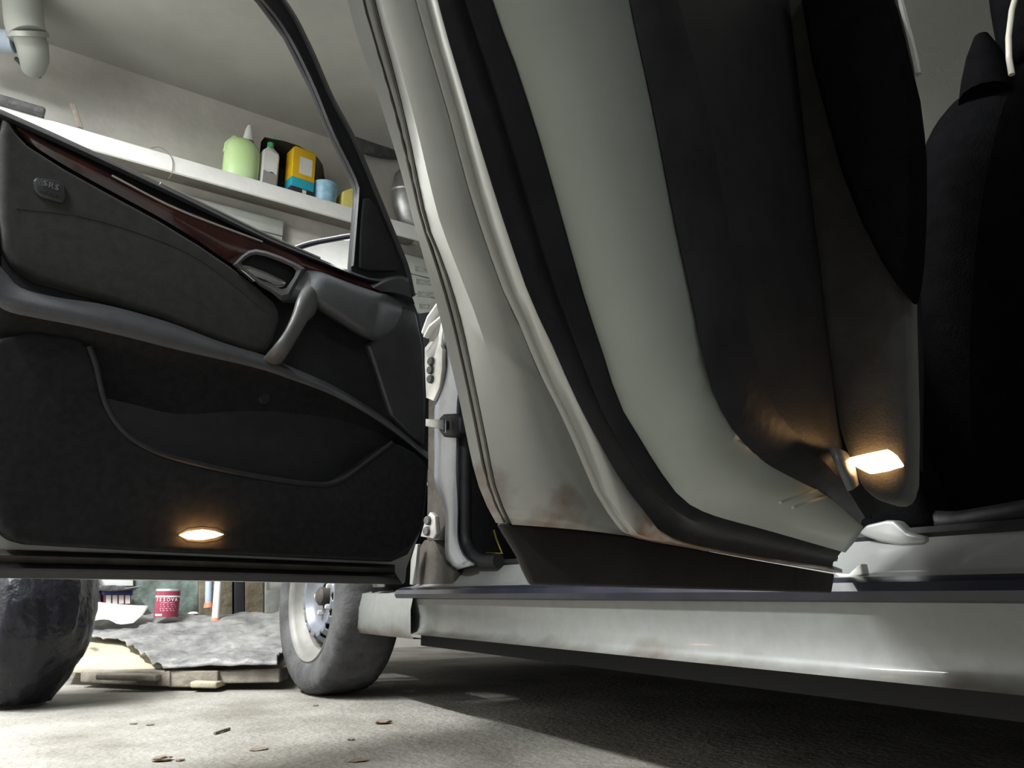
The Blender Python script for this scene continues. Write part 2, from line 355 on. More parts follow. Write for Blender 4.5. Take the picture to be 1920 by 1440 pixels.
slab('dashboard', [(.98, 1.90, .62), (2.36, 1.90, .62), (2.36, 1.90, .93), (.98, 1.90, .93)], (0, -.42, 0), M['black_plastic'], car, bevel=.04, seg=4)
slab('rear_bulkhead', [(.9, -1.2, .25), (2.40, -1.2, .25), (2.40, -1.2, .95), (.9, -1.2, .95)], (0, -.03, 0), M['carpet'], car, bevel=0)
# roof, headliner and pillars
roof_rows = []
for y in np.linspace(-.9, 1.05, 10):
    roof_rows.append([np.array([x, y, 1.36 + .07 * (1 - ((x - 1.6) / .66) ** 2) - .05 * ((y - .1) / 1.0) ** 2]) for x in np.linspace(.96, 2.24, 14)])
roof = loft('roof', [[p + ZV * .035 for p in r] for r in roof_rows], M['paint'], car, solid=.01)
loft('headliner', roof_rows, M['headliner'], roof, solid=.006)
for sx in (0, 1):
    X = lambda x: x if not sx else 3.2 - x
    tube('windscreen_pillar', [np.array([X(x), y, z]) for x, y, z in ((.82, 1.80, .92), (.88, 1.45, 1.15), (.98, 1.00, 1.37))], [.035, .03, .03], M['paint'], car, ns=12)
    tube('roof_rail', [np.array([X(x), y, z]) for x, y, z in ((.98, 1.03, 1.37), (.96, .3, 1.40), (.97, -.9, 1.34))], .035, M['paint'], car, ns=12)
tube('rear_pillar', [np.array([2.26, -.85, 1.35]), np.array([2.40, -1.25, .98])], .05, M['paint'], car, ns=12)
tube('centre_pillar', [np.array([2.42, .50, .30]), np.array([2.38, .46, .9]), np.array([2.24, .36, 1.38])], .05, M['black_plastic'], car, ns=12)
# ---- front wheel
def wheel():
    hub = at_depth(584, HOR, 2.40); hub[2] = GZ + .27; st = math.radians(4)
    out = np.array([-math.cos(st), -math.sin(st), 0]); o = hub - out * .0
    K = .84; R = .322
    prof = [(.205, -.19), (.255, -.205), (.295, -.20), (.312, -.185), (.320, -.15), (R, -.10), (R, -.06), (.319, -.02), (.309, .003), (.295, .012), (.262, .018), (.235, .012), (.216, 0), (.212, -.012), (.205, -.03)]
    prof = [(r * K, t * K) for r, t in prof]
    def mod(i, j): return 1.0 if not 3 <= i <= 8 else (.985 if (j + (i % 2)) % 3 == 0 else 1.0)
    t = lathe('front_wheel', prof, o, out, M['tyre'], car, ns=150, mod=mod, angle=60)
    tag(t, None, None)
    rim = lathe('rim', [(r * K, t * K) for r, t in ((.200, -.19), (.200, -.04), (.206, -.012), (.214, -.004), (.218, .002), (.214, .006), (.206, .002), (.198, -.012), (.192, -.03), (.176, -.045), (.172, -.085), (.166, -.10))], o, out, M['rim'], t, ns=72)
    # pressed disc with slots
    bm = bmesh.new(); a = np.array([0, 0, 1.]); b = np.cross(out, a); NA = 144; RR = np.linspace(.045, .172, 20)
    def dep(r): 
        return np.interp(r, [.045, .085, .10, .118, .135, .152, .166, .172], [-.055, -.055, -.048, -.024, -.022, -.050, -.088, -.10])
    grid = [[bm.verts.new(tuple(o + out * dep(r) * K + K * r * (math.cos(q) * a + math.sin(q) * b))) for q in np.linspace(0, 2 * math.pi, NA, endpoint=False)] for r in RR]
    for i in range(len(RR) - 1):
        for j in range(NA):
            rm = (RR[i] + RR[i + 1]) / 2; q = 2 * math.pi * (j + .5) / NA; k = q / (2 * math.pi / 16); dq = (k - round(k)) * (2 * math.pi / 16) * .143
            if ((rm - .143) / .016) ** 2 + (dq / .0125) ** 2 < 1: continue
            bm.faces.new((grid[i][j], grid[i][(j + 1) % NA], grid[i + 1][(j + 1) % NA], grid[i + 1][j]))
    finish('disc', bm, M['rim_dark'], t, solid=.004)
    lathe('hub', [(.0, -.016), (.018, -.018), (.026, -.025), (.027, -.05)], o, out, M['dirty_metal'], t, ns=24)
    for k in range(5):
        q = k * 2 * math.pi / 5 + .3; c = o + .049 * (math.cos(q) * a + math.sin(q) * b)
        lathe('wheel_bolt', [(.0, -.028), (.006, -.028), (.008, -.032), (.008, -.05)], c, out, M['zinc'], t, ns=6)
    lathe('brake_disc', [(.0, -.10), (.125, -.10), (.125, -.113), (.0, -.113)], o, out, M['dirty_metal'], t, ns=40)
    return t
wheel()
loft('wheel_well', [[np.array([x, 2.39 + r * math.cos(a), .33 + r * math.sin(a)]) for a in np.linspace(0, math.pi, 30)] for x, r in ((.76, .345), (1.03, .345), (1.04, .02))], M['under'], car)

# ---- hinge post between fender and footwell
def poly_x(pts, X): return [on_x(x, y, X) for x, y in pts]
XP = .80
pl = [(842, 560), (838, 605), (838, 655), (837, 699), (822, 747), (816, 771), (816, 871), (816, 901), (828, 934), (836, 970), (836, 1037), (845, 1058), (858, 1068)]
prr = [(866, 560), (866, 605), (866, 655), (866, 699), (864, 747), (863, 790), (862, 871), (862, 915), (862, 950), (861, 1003), (866, 1026), (876, 1045), (892, 1058)]
rows = []
Lp, Rp = spline(pl, 40), spline(prr, 40)
for t, dx in ((0, .012), (.15, 0), (.5, -.003), (.85, 0), (1, .012)):
    rows.append([on_x(*(l * (1 - t) + r * t), XP + dx) for l, r in zip(Lp, Rp)])
post = loft('hinge_post', rows, M['post'], car, solid=.004)
# black gap behind the post, and the footwell seal in front of it
slab('post_gap_panel', poly_x([(800, 1075), (806, 560), (850, 560), (848, 1075)], .835), (.02, 0, 0), M['dirty_metal'], post, bevel=0)
sl = spline([(873, 540), (874, 700), (872, 850), (872, 960), (873, 1012), (884, 1038), (903, 1052), (935, 1052)], 40)
tube('door_seal', [on_x(*p, .822) for p in sl], .0145, M['rubber'], post, ns=10)
# fender edge with hinge plate and bolts
hp = slab('hinge_plate', poly_x([(796, 745), (796, 652), (806, 640), (822, 640), (829, 656), (829, 690), (824, 726), (812, 752)], .795), (.012, 0, 0), M['zinc'], post, bevel=.002)
for x, y in ((809, 678), (808, 694), (808, 711)):
    c = on_x(x, y, .792); lathe('bolt', [(0, .007), (.009, .007), (.011, .004), (.011, -.006)], c, (-1, -.3, 0), M['dark_junk'], post, ns=12)
lp = slab('hinge_plate', poly_x([(788, 1006), (796, 978), (806, 960), (815, 968), (818, 1000), (812, 1010)], .795), (.012, 0, 0), M['zinc'], post, bevel=.002)
for x, y in ((803, 976), (801, 996)):
    c = on_x(x, y, .792); lathe('bolt', [(0, .007), (.009, .007), (.011, .004), (.011, -.006)], c, (-1, -.3, 0), M['dark_junk'], post, ns=12)
slab('post_foot', poly_x([(768, 1098), (772, 1060), (783, 1030), (795, 1012), (812, 1012), (830, 1050), (850, 1072), (850, 1098)], .80), (.03, 0, 0), M['dirty_metal'], post, bevel=.004)
slab('fender_edge', poly_x([(768, 1096), (770, 1050), (779, 1020), (783, 1020), (779, 1060), (773, 1096)], .775), (.008, 0, 0), M['paint'], post, bevel=.001)
# check strap with its rubber boot
bt = slab('strap_boot', poly_x([(822, 784), (830, 776), (850, 775), (861, 782), (861, 812), (852, 820), (830, 819), (822, 808)], .785), (.03, 0, 0), M['rubber'], post, bevel=.006)
slab('check_strap', [on_x(797, 785, .765), on_x(836, 788, .78), on_x(836, 806, .78), on_x(797, 799, .765)], (.006, .003, 0), M['steel'], post, bevel=.001)
tube('strap_pin', [on_x(835, 785, .775), on_x(835, 811, .775)], .0035, M['chrome'], post, ns=8)
# bright bracket edges at the fender top and cowl
for pts in ([(797, 626), (808, 596), (828, 568)], [(801, 632), (812, 612), (834, 594)], [(833, 600), (827, 630), (825, 655)]):
    tube('cowl_bracket', [on_x(x, y, .80) for x, y in pts], .0055, M['white'], post, ns=6, flat=2.2)
# wiring and clutter in the footwell
tube('blue_cable', [np.array([.90, 1.52, .42]), np.array([.93, 1.55, .46]), np.array([.95, 1.62, .50])], .010, M['wire_blue'], car)
tube('yellow_cable', [on_x(912, 1037, .93), on_x(942, 1038, .93), on_x(930, 1010, .95), on_x(926, 995, .96)], .0025, M['wire_yellow'], car)
slab('pedal', [on_x(x, y, 1.0) for x, y in ((935, 995), (962, 1000), (978, 1025), (968, 1034), (950, 1020), (940, 1005))], (.02, 0, 0), M['pale_plastic'], car, bevel=.004)
# side trim of footwell: dark panel that closes the view into the cabin
slab('tunnel', [(1.45, -.6, .24), (1.75, -.6, .27), (1.72, -.6, .55), (1.48, -.6, .55)], (0, 2.5, 0), M['carpet'], car, bevel=.03)

# ---- centre pillar foot beside the rear door hinge
bp = slab('centre_pillar', [(.845, .54, .40), (.845, .72, .40), (.86, .74, .60), (.88, .76, .92), (.98, .80, 1.38), (.98, .72, 1.38), (.89, .66, .92), (.86, .60, .60)], (.06, 0, 0), M['seat'], car, bevel=.012)
slab('pillar_foot', poly_x([(1608, 1000), (1622, 984), (1660, 975), (1676, 975), (1700, 998), (1733, 1006), (1733, 1022), (1690, 1024), (1650, 1016), (1620, 1006)], .825), (.02, 0, 0), M['paint'], bp, bevel=.004)
slab('hinge_bracket', poly_x([(1552, 1112), (1575, 1086), (1562, 1074), (1590, 1076), (1605, 1062), (1614, 1056), (1618, 1078), (1600, 1082), (1582, 1096), (1576, 1112)], .775), (.012, 0, 0), M['zinc'], bp, bevel=.002)
sp = spline([(1700, 560), (1705, 700), (1703, 850), (1708, 930), (1735, 975), (1790, 985), (1850, 978), (1990, 955)], 40)
tube('opening_seal', [on_x(*p, .87) for p in sp], .016, M['rubber'], bp, ns=10)

# ---- front seat
seat = loft('seat', [[np.array([x, y + .0, z]) for x, y in ((.95 + i, .60 + d), (.97 + i, .53 + d), (1.10, .50 + d), (1.36, .50 + d), (1.47 - i, .53 + d), (1.49 - i, .60 + d), (1.45 - i, .70 + d), (1.0 + i, .70 + d))]
      for z, i, d in ((.36, .03, .06), (.40, 0, .04), (.60, -.005, .02), (.80, .0, -.02), (.95, .03, -.06), (1.02, .08, -.075), (1.06, .15, -.08))], M['seat'], car, closed=True, caps=True, sub=2)
slab('cushion', [(.98, .62, .40), (1.47, .62, .40), (1.47, 1.12, .44), (.98, 1.12, .44)], (0, 0, .14), M['seat'], seat, bevel=.04)
hr = loft('headrest', [[np.array([x, y, z]) for x, y in ((1.12 + i, .44), (1.20, .40 + i * .3), (1.34 - i, .44), (1.34 - i, .53), (1.20, .55), (1.12 + i, .53))] for z, i in ((1.08, .03), (1.11, 0), (1.22, 0), (1.27, .03))], M['seat'], seat, closed=True, caps=True, sub=2)
tube('piping', [on_y(x, y, .42) for x, y in ((1908, -20), (1897, 20), (1891, 70), (1892, 110), (1897, 140))], .0035, M['piping'], seat)
tube('headrest_post', [on_y(1850, 185, .50), on_y(1848, 150, .50), on_y(1845, 105, .50), on_y(1840, 68, .50)], [.034, .030, .022, .009], M['seat'], seat, ns=16)

# ------------------------------------------------------------------ front door
def F(pts, n, k=None):
    if k: pts = spline(pts, k)
    return [FD.px(p[0], p[1], n) for p in pts]
Nf = FD.n
edge_r = [(730, 420), (757, 489), (776, 548), (787, 594), (796, 649), (800, 741), (799, 800), (804, 856), (801, 918), (793, 990), (777, 1030), (764, 1066), (761, 1095)]
belt = [(-60, 176), (0, 204), (121, 258), (333, 358), (492, 438), (547, 463), (657, 508), (700, 522), (752, 519)]
out = belt + [(770, 545)] + edge_r[3:] + [(-80, 1081), (-95, 900), (-90, 560), (-70, 300)]
fdoor = slab('front_door', F(out, 0), -Nf * .07, M['paint'], car, bevel=.006)
fdoor['label'] = 'open front door with black trim and burl wood strip'
card = slab('door_card', F(belt[1:] + [(768, 545)] + edge_r[3:10] + [(765, 1040), (735, 1053), (313, 1035), (63, 1021), (27, 1012), (2, 985), (-28, 900), (-30, 600), (-22, 300)], .016), -Nf * .02, M['black_plastic'], fdoor, bevel=.003)
# metal lip and rubber strip along the door's foot
loft('door_foot_lip', [F([(-60, 1030), (300, 1042), (740, 1060)], .004, 20), F([(-60, 1040), (300, 1050), (740, 1066)], .018, 20), F([(-60, 1052), (300, 1060), (740, 1074)], .014, 20)], M['dirty_metal'], fdoor, solid=.003)
loft('door_foot_seal', [F([(-60, 1052), (300, 1060), (740, 1074)], .012, 20), F([(-60, 1064), (300, 1070), (745, 1082)], .024, 20), F([(-60, 1082), (300, 1086), (755, 1095)], .010, 20)], M['rubber'], fdoor, solid=.003)
loft('free_edge_seal', [F([(-14, 215), (-18, 600), (-10, 1000)], .01, 20), F([(-3, 215), (-5, 600), (-2, 1000)], .03, 20), F([(7, 235), (5, 440), (8, 560)], .012, 20)], M['rubber'], fdoor)
# belt rail above the wood
belt_lo = [(0, 222), (121, 276), (333, 374), (492, 450), (560, 478), (657, 516), (705, 532), (752, 536)]
belt_c = belt[1:-1] + [(755, 519)]
loft('belt_rail', [F(belt_c, -.012, 40), F(belt_c, .022, 40), F([(p[0] * .5 + q[0] * .5, p[1] * .5 + q[1] * .5) for p, q in zip(spline(belt_c, 20), spline(belt_lo, 20))], .036, 40), F(belt_lo, .026, 40)], M['leather'], fdoor)
# wood strip
w_up = [(31, 236), (125, 284), (208, 325), (333, 388), (492, 450), (560, 480), (629, 511), (686, 528), (709, 541)]
w_lo = [(31, 243), (54, 267), (125, 312), (208, 358), (300, 408), (375, 454), (437, 495), (478, 498), (528, 500), (606, 511), (652, 529), (690, 545), (709, 546)]
wl_s = [(31, 243), (54, 267), (125, 312), (208, 358), (300, 408), (375, 454), (437, 495), (500, 506), (570, 512), (606, 516), (652, 531), (690, 545), (709, 547)]
mid = [((a[0] + b[0]) / 2, (a[1] + b[1]) / 2) for a, b in zip(spline(w_up, 30), spline(wl_s, 30))]
loft('wood_trim', [F(w_up, .020, 60), F(w_up, .028, 60), F(mid, .036, 60), F(wl_s, .030, 60), F(wl_s, .018, 60)], M['wood'], fdoor)
for a in (140, 205):
    w = spline(w_up, 60); i = min(range(60), key=lambda k: abs(w[k][0] - a)); l = spline(wl_s, 60); j = min(range(60), key=lambda k: abs(l[k][0] - a))
tube('wood_highlight', F([(210, 329), (333, 392), (492, 453)], .0345, 30), .0019, M['zinc'], fdoor, ns=6)  # painted highlight along the top of the wood, as a pale tube
tube('belt_highlight', F([(300, 344), (400, 391), (492, 436), (547, 461), (600, 484)], .022, 30), .0026, M['zinc'], fdoor, ns=8)  # painted highlight along the door's top edge, as a pale tube
# fabric insert
insert = [(10, 215), (31, 247), (54, 271), (125, 316), (208, 362), (300, 412), (375, 458), (434, 498), (487, 539), (515, 565), (525, 582), (526, 598), (514, 638), (501, 659), (469, 656), (400, 632), (313, 597), (200, 560), (75, 525), (33, 500), (10, 462), (2, 400), (2, 250)]
slab('fabric_insert', F(insert, .040), -Nf * .03, M['fabric'], fdoor, bevel=.010, seg=4)
tube('insert_stitch', F([(30, 390), (150, 405), (270, 440), (380, 490), (500, 585)], .0405, 30), .0009, M['leather'], fdoor, ns=5)
# raised plate with the pressed marks
plate_px = [(70, 331), (112, 338), (122, 346), (125, 372), (118, 381), (76, 368), (66, 358), (63, 338)]
plate = slab('switch_plate', F(plate_px, .045), -Nf * .008, M['leather'], fdoor, bevel=.003)
def lettering(name, txt, size, o_, ex_, ey_, en_, m, parent, ext=.0008):
    cu = bpy.data.curves.new(name, 'FONT'); cu.body = txt; cu.size = size; cu.extrude = ext; cu.align_x = 'CENTER'; cu.align_y = 'CENTER'; cu.resolution_u = 2; cu.space_character = 1.15
    t = bpy.data.objects.new(name, cu); col.objects.link(t); bpy.context.view_layer.update()
    me = bpy.data.meshes.new_from_object(t.evaluated_get(bpy.context.evaluated_depsgraph_get())); bpy.data.objects.remove(t)
    for v in me.vertices:
        q = np.array(v.co); v.co = Vector(np.asarray(o_) + ex_ * q[0] + ey_ * q[1] + en_ * q[2])
    return link(name, me, m, parent)
tx = FD.px(116, 361, .0455) - FD.px(74, 346, .0455); tw = float(np.linalg.norm(tx)); tx /= tw; ty = np.cross(Nf, tx)
lettering('embossed_letters', 'SRS', tw * .42, FD.px(96, 348, .0455), tx, ty, Nf, M['emboss'], fdoor)
lettering('embossed_letters', 'AIRBAG', tw * .22, FD.px(92, 364, .0455), tx, ty, Nf, M['leather'], fdoor)
# armrest sweeping down to the hinge side
ar_top = [(-25, 470), (10, 510), (40, 540), (110, 558), (200, 572), (313, 603), (400, 636), (448, 652), (490, 664), (537, 684), (627, 724), (717, 780), (802, 848)]
ar_hi = [(-30, 520), (10, 552), (67, 566), (150, 582), (242, 603), (330, 626), (448, 660), (500, 677), (537, 692), (627, 732), (717, 790), (803, 858)]
ar_f = [(-30, 560), (10, 580), (67, 592), (150, 606), (242, 628), (330, 652), (448, 687), (537, 722), (627, 764), (717, 815), (804, 872)]
ar_lo = [(-30, 610), (10, 618), (67, 628), (150, 645), (242, 668), (330, 692), (448, 726), (537, 758), (627, 796), (717, 838), (804, 880)]
def ar_dn(d): return [(x, y + d * min(1, max(.14, (800 - x) / 480))) for x, y in ar_hi]
def taper(n0, n1, k): return np.linspace(0, 1, k) ** 2.2 * (n1 - n0) + n0
def Ft(pts, n0, n1, k=60):
    P = spline(pts, k); return [FD.px(p[0], p[1], n) for p, n in zip(P, taper(n0, n1, k))]
loft('armrest', [Ft(ar_top, .018, .016), Ft(ar_top, .046, .018), Ft([((a[0] + b[0]) / 2, (a[1] + b[1]) / 2) for a, b in zip(spline(ar_top, 24), spline(ar_hi, 24))], .066, .022),
                 Ft(ar_hi, .080, .028), Ft(ar_dn(12), .083, .029), Ft(ar_dn(22), .081, .028), Ft(ar_dn(30), .077, .027)], M['arm_lit_leather'], fdoor)
loft('armrest_shaded_roll', [Ft(ar_dn(28), .0775, .0272), Ft(ar_dn(44), .066, .025), Ft(ar_dn(66), .050, .022), Ft(ar_dn(95), .036, .019), Ft(ar_dn(130), .024, .016), Ft(ar_dn(160), .014, .013)], M['carpet'], fdoor)  # shade below the ridge is put into a near-black material
# lower carpeted panel whose rim forms the map pocket
lower = [(-30, 640), (60, 622), (150, 634), (166, 650), (179, 685), (197, 757), (212, 786), (233, 811), (260, 832), (291, 847), (381, 873), (493, 896), (596, 909), (622, 907), (640, 900), (662, 886), (685, 869), (712, 848), (735, 831), (752, 833), (780, 848), (803, 870), (801, 918), (793, 985), (776, 1020), (735, 1050), (313, 1033), (63, 1019), (27, 1010), (3, 983), (-26, 900)]
slab('pocket_panel', F(lower, .062), -Nf * .05, M['carpet'], fdoor, bevel=.009, seg=4)
tube('pocket_rim', F([(166, 650), (179, 685), (197, 757), (233, 811), (291, 847), (381, 873), (493, 896), (596, 909), (640, 900), (685, 869), (735, 831)], .058, 60), .0055, M['black_plastic'], fdoor, ns=10)
lathe('pocket_knob', [(0, .010), (.010, .010), (.013, .006), (.013, -.004)], FD.px(492, 748, .02), Nf, M['black_plastic'], fdoor, ns=20)
# housing around the inner handle
c_top = [(566, 503), (604, 510), (650, 529), (688, 543), (722, 547), (748, 556), (781, 573)]
rowsH = []
colsH = [((570, 502), (527, 566), .044), ((588, 506), (552, 566), .052), ((603, 510), (576, 562), .074), ((612, 513), (590, 575), .080), ((655, 531), (640, 606), .082), ((700, 546), (678, 630), .080), ((714, 549), (694, 634), .078), ((724, 549), (702, 640), .066), ((742, 556), (712, 642), .044), ((770, 570), (732, 640), .026)]
for i in range(8):
    t = i / 7; r = []
    for a, b, n in colsH:
        x, y = a[0] + (b[0] - a[0]) * t, a[1] + (b[1] - a[1]) * t
        r.append(FD.px(x, y, n - .022 * (abs(t - .42) * 1.7) ** 3 - (.012 if i == 0 else 0)))
    rowsH.append(r)
rowsH.append([FD.px(b[0], b[1] + 3, .014) for a, b, n in colsH])
rowsH.insert(0, [FD.px(a[0], a[1] - 1, .016) for a, b, n in colsH])
loft('handle_housing', rowsH, M['grey_plastic'], fdoor, sub=1)
side = [(690, 645), (706, 634), (738, 566), (781, 582), (795, 649), (799, 741), (798, 835), (770, 815), (735, 780), (722, 740), (706, 690)]
slab('side_cheek', F(side, .030), -Nf * .02, M['leather'], fdoor, bevel=.008)
loft('belt_end_cap', [F([(690, 532), (725, 520), (752, 517), (766, 522)], .02, 12), F([(700, 540), (728, 526), (752, 522), (766, 530)], .048, 12), F([(712, 546), (735, 548), (758, 553), (774, 560)], .046, 12), F([(714, 549), (740, 556), (762, 564), (778, 571)], .018, 12)], M['leather'], fdoor)
# handle bezel, recess, lever
bez_o = [(436, 497), (452, 480), (466, 470), (480, 467), (500, 471), (528, 481), (560, 496), (572, 503), (566, 515), (552, 540), (543, 560), (527, 564), (508, 548), (487, 536), (470, 520), (450, 506)]
bez_i = [(452, 492), (462, 484), (470, 479), (480, 477), (500, 481), (527, 491), (549, 501), (555, 508), (552, 518), (544, 530), (537, 540), (528, 542), (508, 534), (488, 524), (472, 511), (456, 500)]
loft('handle_bezel', [F(bez_o, .030), F(bez_o, .050), F([((a[0] * .55 + b[0] * .45), (a[1] * .55 + b[1] * .45)) for a, b in zip(bez_o, bez_i)], .058), F(bez_i, .053), F(bez_i, .036)], M['pale_plastic'], fdoor, closed=True)
slab('handle_recess', F(bez_i, .041), -Nf * .012, M['rubber'], fdoor, bevel=0)
lv = slab('inner_handle', F([(449, 503), (456, 496), (468, 498), (500, 510), (536, 527), (537, 531), (531, 538), (520, 539), (500, 530), (488, 526), (478, 528), (462, 514)], .054), -Nf * .012, M['chrome'], fdoor, bevel=.003)
slab('handle_pad', F([(462, 505), (470, 504), (500, 515), (530, 529), (527, 534), (518, 534), (498, 524), (480, 518)], .0555), -Nf * .004, M['steel'], fdoor, bevel=.001)
# pull handle
pull = spline([(578, 566), (570, 578), (556, 608), (538, 640), (508, 680)], 16)
nn = [.060, .088, .094, .094, .094, .094, .094, .094, .094, .094, .094, .092, .086, .076, .060, .036]
tube('pull_handle', [FD.px(p[0], p[1], n) for p, n in zip(pull, nn)], [.034, .031, .028, .025, .023, .022, .021, .0205, .020, .020, .020, .020, .020, .0205, .021, .021], M['pale_plastic'], fdoor, ns=16, flat=.55)
# window frame and mirror corner
fr_in = [(487, 0), (537, 67), (583, 158), (621, 250), (660, 330), (668, 352), (668, 372), (658, 500)]
fr_out = [(537, 0), (583, 83), (625, 179), (667, 258), (708, 354), (742, 437), (767, 500), (779, 554)]
ext_in = [(-150, -150), (60, -205), (250, -180), (390, -100)]; ext_out = [(-150, -205), (60, -265), (270, -240), (430, -140)]
bmf = ext_in + fr_in; bmo = ext_out + fr_out[:-1] + [(772, 530), (757, 521), (700, 525)]
wf = slab('window_frame', F(bmf + [(660, 512)] + bmo[::-1], .006), -Nf * .016, M['frame_black'], fdoor, bevel=.004)
loft('frame_seal', [F(ext_in + fr_in, .007, 70), F([(x + 5, y - 2) for x, y in ext_in + fr_in], .016, 70), F([(x + 11, y - 4) for x, y in ext_in + fr_in], .007, 70)], M['rubber'], fdoor)
loft('frame_lip', [F(ext_out + fr_out, .004, 70), F([(x - 4, y + 2) for x, y in ext_out + fr_out], .012, 70), F([(x - 8, y + 4) for x, y in ext_out + fr_out], .006, 70)], M['leather'], fdoor)
slab('mirror_triangle', F([(681, 372), (694, 370), (706, 386), (735, 452), (752, 500), (744, 508), (690, 508), (674, 502), (676, 430)], .014), -Nf * .01, M['black_plastic'], fdoor, bevel=.006)
slab('rear_frame_post', F([(-150, -150), (-175, -205), (-120, 230), (-60, 250), (-70, 180)], .004), -Nf * .016, M['frame_black'], fdoor, bevel=.004)
# door mirror outside, seen through the open window
NM = -.16
mn = np.array([-.81, -.58, 0]); mn /= np.linalg.norm(mn); me_ = np.array([.58, -.81, 0]); me_ /= np.linalg.norm(me_)
mc = FD.px(612, 488, NM)
def mpt(px, py, d=0.0): return on_plane(px, py, mc + mn * d, mn)
mo = [(546, 466), (556, 457), (600, 448), (640, 441), (664, 437), (685, 445), (690, 520), (660, 540), (570, 530), (550, 510)]
slab('mirror_housing', [mpt(x, y) for x, y in mo], -mn * .07, M['rubber_shiny'], fdoor, bevel=.012, seg=4)
tube('mirror_rim', [mpt(x, y, .003) for x, y in spline([(548, 466), (580, 455), (620, 447), (664, 440), (682, 447)], 20)], .005, M['rubber_shiny'], fdoor)
slab('mirror_glass', [mpt(x, y, .004) for x, y in [(553, 471), (600, 458), (640, 451), (676, 449), (680, 518), (656, 532), (574, 524), (556, 506)]], -mn * .003, M['mirror'], fdoor, bevel=0)
tube('mirror_arm', [mpt(660, 520, -.03), FD.px(690, 480, -.02)], .018, M['rubber_shiny'], fdoor)
# courtesy lamp in the foot of the door
lp = [(342, 1003), (358, 996), (380, 993), (402, 996), (420, 1002), (402, 1008), (380, 1012), (358, 1010)]
slab('courtesy_lamp', F(lp, .074), -Nf * .018, M['lamp'], fdoor, bevel=.001)
slab('lamp_surround', F([(332, 1003), (352, 990), (380, 987), (408, 990), (430, 1002), (408, 1014), (380, 1018), (352, 1016)], .063), -Nf * .012, M['black_plastic'], fdoor, bevel=.001)

# ------------------------------------------------------------------ rear door
def RU(px, n):
    """pixel row of the door edge -> 3D curve in plane n, carried up to the waist line of the door"""
    P = [RD.px(x, y, n) for x, y in px]
    a = P[0]; u0 = float(np.dot(a - RD.H, RD.u)); z0 = float(a[2]); b = P[1]; s = (u0 - float(np.dot(b - RD.H, RD.u))) / (z0 - float(b[2]))
    top = [RD.uzn(u0 + s * (dz - dz * dz / (2 * .46)), z0 + dz, n) for dz in (1.06 - z0, (1.06 - z0) * .75, (1.06 - z0) * .5, (1.06 - z0) * .25)]
    return top + P
def rrow(px, n, k=70, du=0.0): return [p + RD.u * du for p in spline(RU(px, n), k)]
r0 = [(663, 0), (683, 75), (725, 196), (767, 333), (788, 417), (808, 490), (834, 586), (856, 680), (875, 761), (891, 840), (906, 902), (925, 949), (941, 978)]
r1 = [(704, 0), (737, 125), (767, 250), (800, 408), (831, 490), (862, 589), (887, 699), (912, 824), (931, 917), (958, 980)]
r3 = [(779, 0), (808, 104), (842, 221), (875, 346), (908, 450), (944, 549), (975, 614), (1006, 692), (1044, 767), (1077, 840), (1110, 918), (1140, 965), (1178, 1000)]
r2 = [tuple(a + (b - a) * (.25 + .12 * k / 19)) for k, (a, b) in enumerate(zip(spline(r1, 20), spline(r3, 20)))]
r3x = r3 + [(1300, 1024), (1420, 1046), (1560, 1070)]
r4 = [(825, 0), (858, 117), (892, 233), (933, 367), (967, 471), (1000, 564), (1037, 642), (1075, 730), (1106, 792), (1135, 845), (1169, 902), (1206, 952), (1262, 1008), (1400, 1040), (1562, 1064)]
r5 = [(908, 0), (946, 104), (983, 217), (1017, 333), (1050, 450), (1081, 558), (1112, 650), (1144, 748), (1181, 811), (1210, 858), (1256, 922), (1312, 957), (1425, 989), (1578, 1032)]
r6 = [(1040, 0), (1075, 120), (1108, 240), (1140, 367), (1170, 480), (1205, 600), (1245, 720), (1285, 800), (1330, 862), (1400, 910), (1480, 945), (1600, 1010)]
r7 = [(1187, 0), (1204, 83), (1233, 217), (1262, 367), (1283, 471), (1308, 583), (1331, 700), (1350, 756), (1380, 809), (1417, 850), (1444, 872), (1500, 902), (1556, 932), (1618, 985)]
r8 = [(1271, 0), (1312, 150), (1350, 337), (1387, 540), (1412, 650), (1440, 740), (1480, 800), (1530, 850), (1580, 905), (1622, 970)]
rdoor = loft('rear_door', [rrow(r0, 0), rrow(r0, .004, du=.003), rrow(r1, .010, du=-.001), rrow(r1, .012, du=-.004), rrow([(x + 5, y) for x, y in r1], .013), rrow(r2, .022, du=.001), rrow(r3, .036)], M['paint_rust'], car, solid=.003)
tube('hem_line', rrow(r1, .0115, du=.0008), .0011, M['dirty_metal'], rdoor, ns=6)
tube('hem_line', rrow([tuple(a + (b - a) * .55) for a, b in zip(spline(r0, 20), spline(r1, 20))], .0075, du=.0016), .0009, M['dirty_metal'], rdoor, ns=6)
rdoor['label'] = 'open rear door seen edge on with rusty foot'
loft('jamb_step', [rrow(r3x, .036), rrow([(x + 3, y) for x, y in r3x], .038, du=-.008), rrow([(x + 14, y) for x, y in r3x], .042, du=-.008), rrow(r4, .050)], M['paint_rust'], rdoor, solid=.003)
mid45 = [((a[0] + b[0]) / 2, (a[1] + b[1]) / 2) for a, b in zip(spline(r4, 16), spline(r5, 16))]
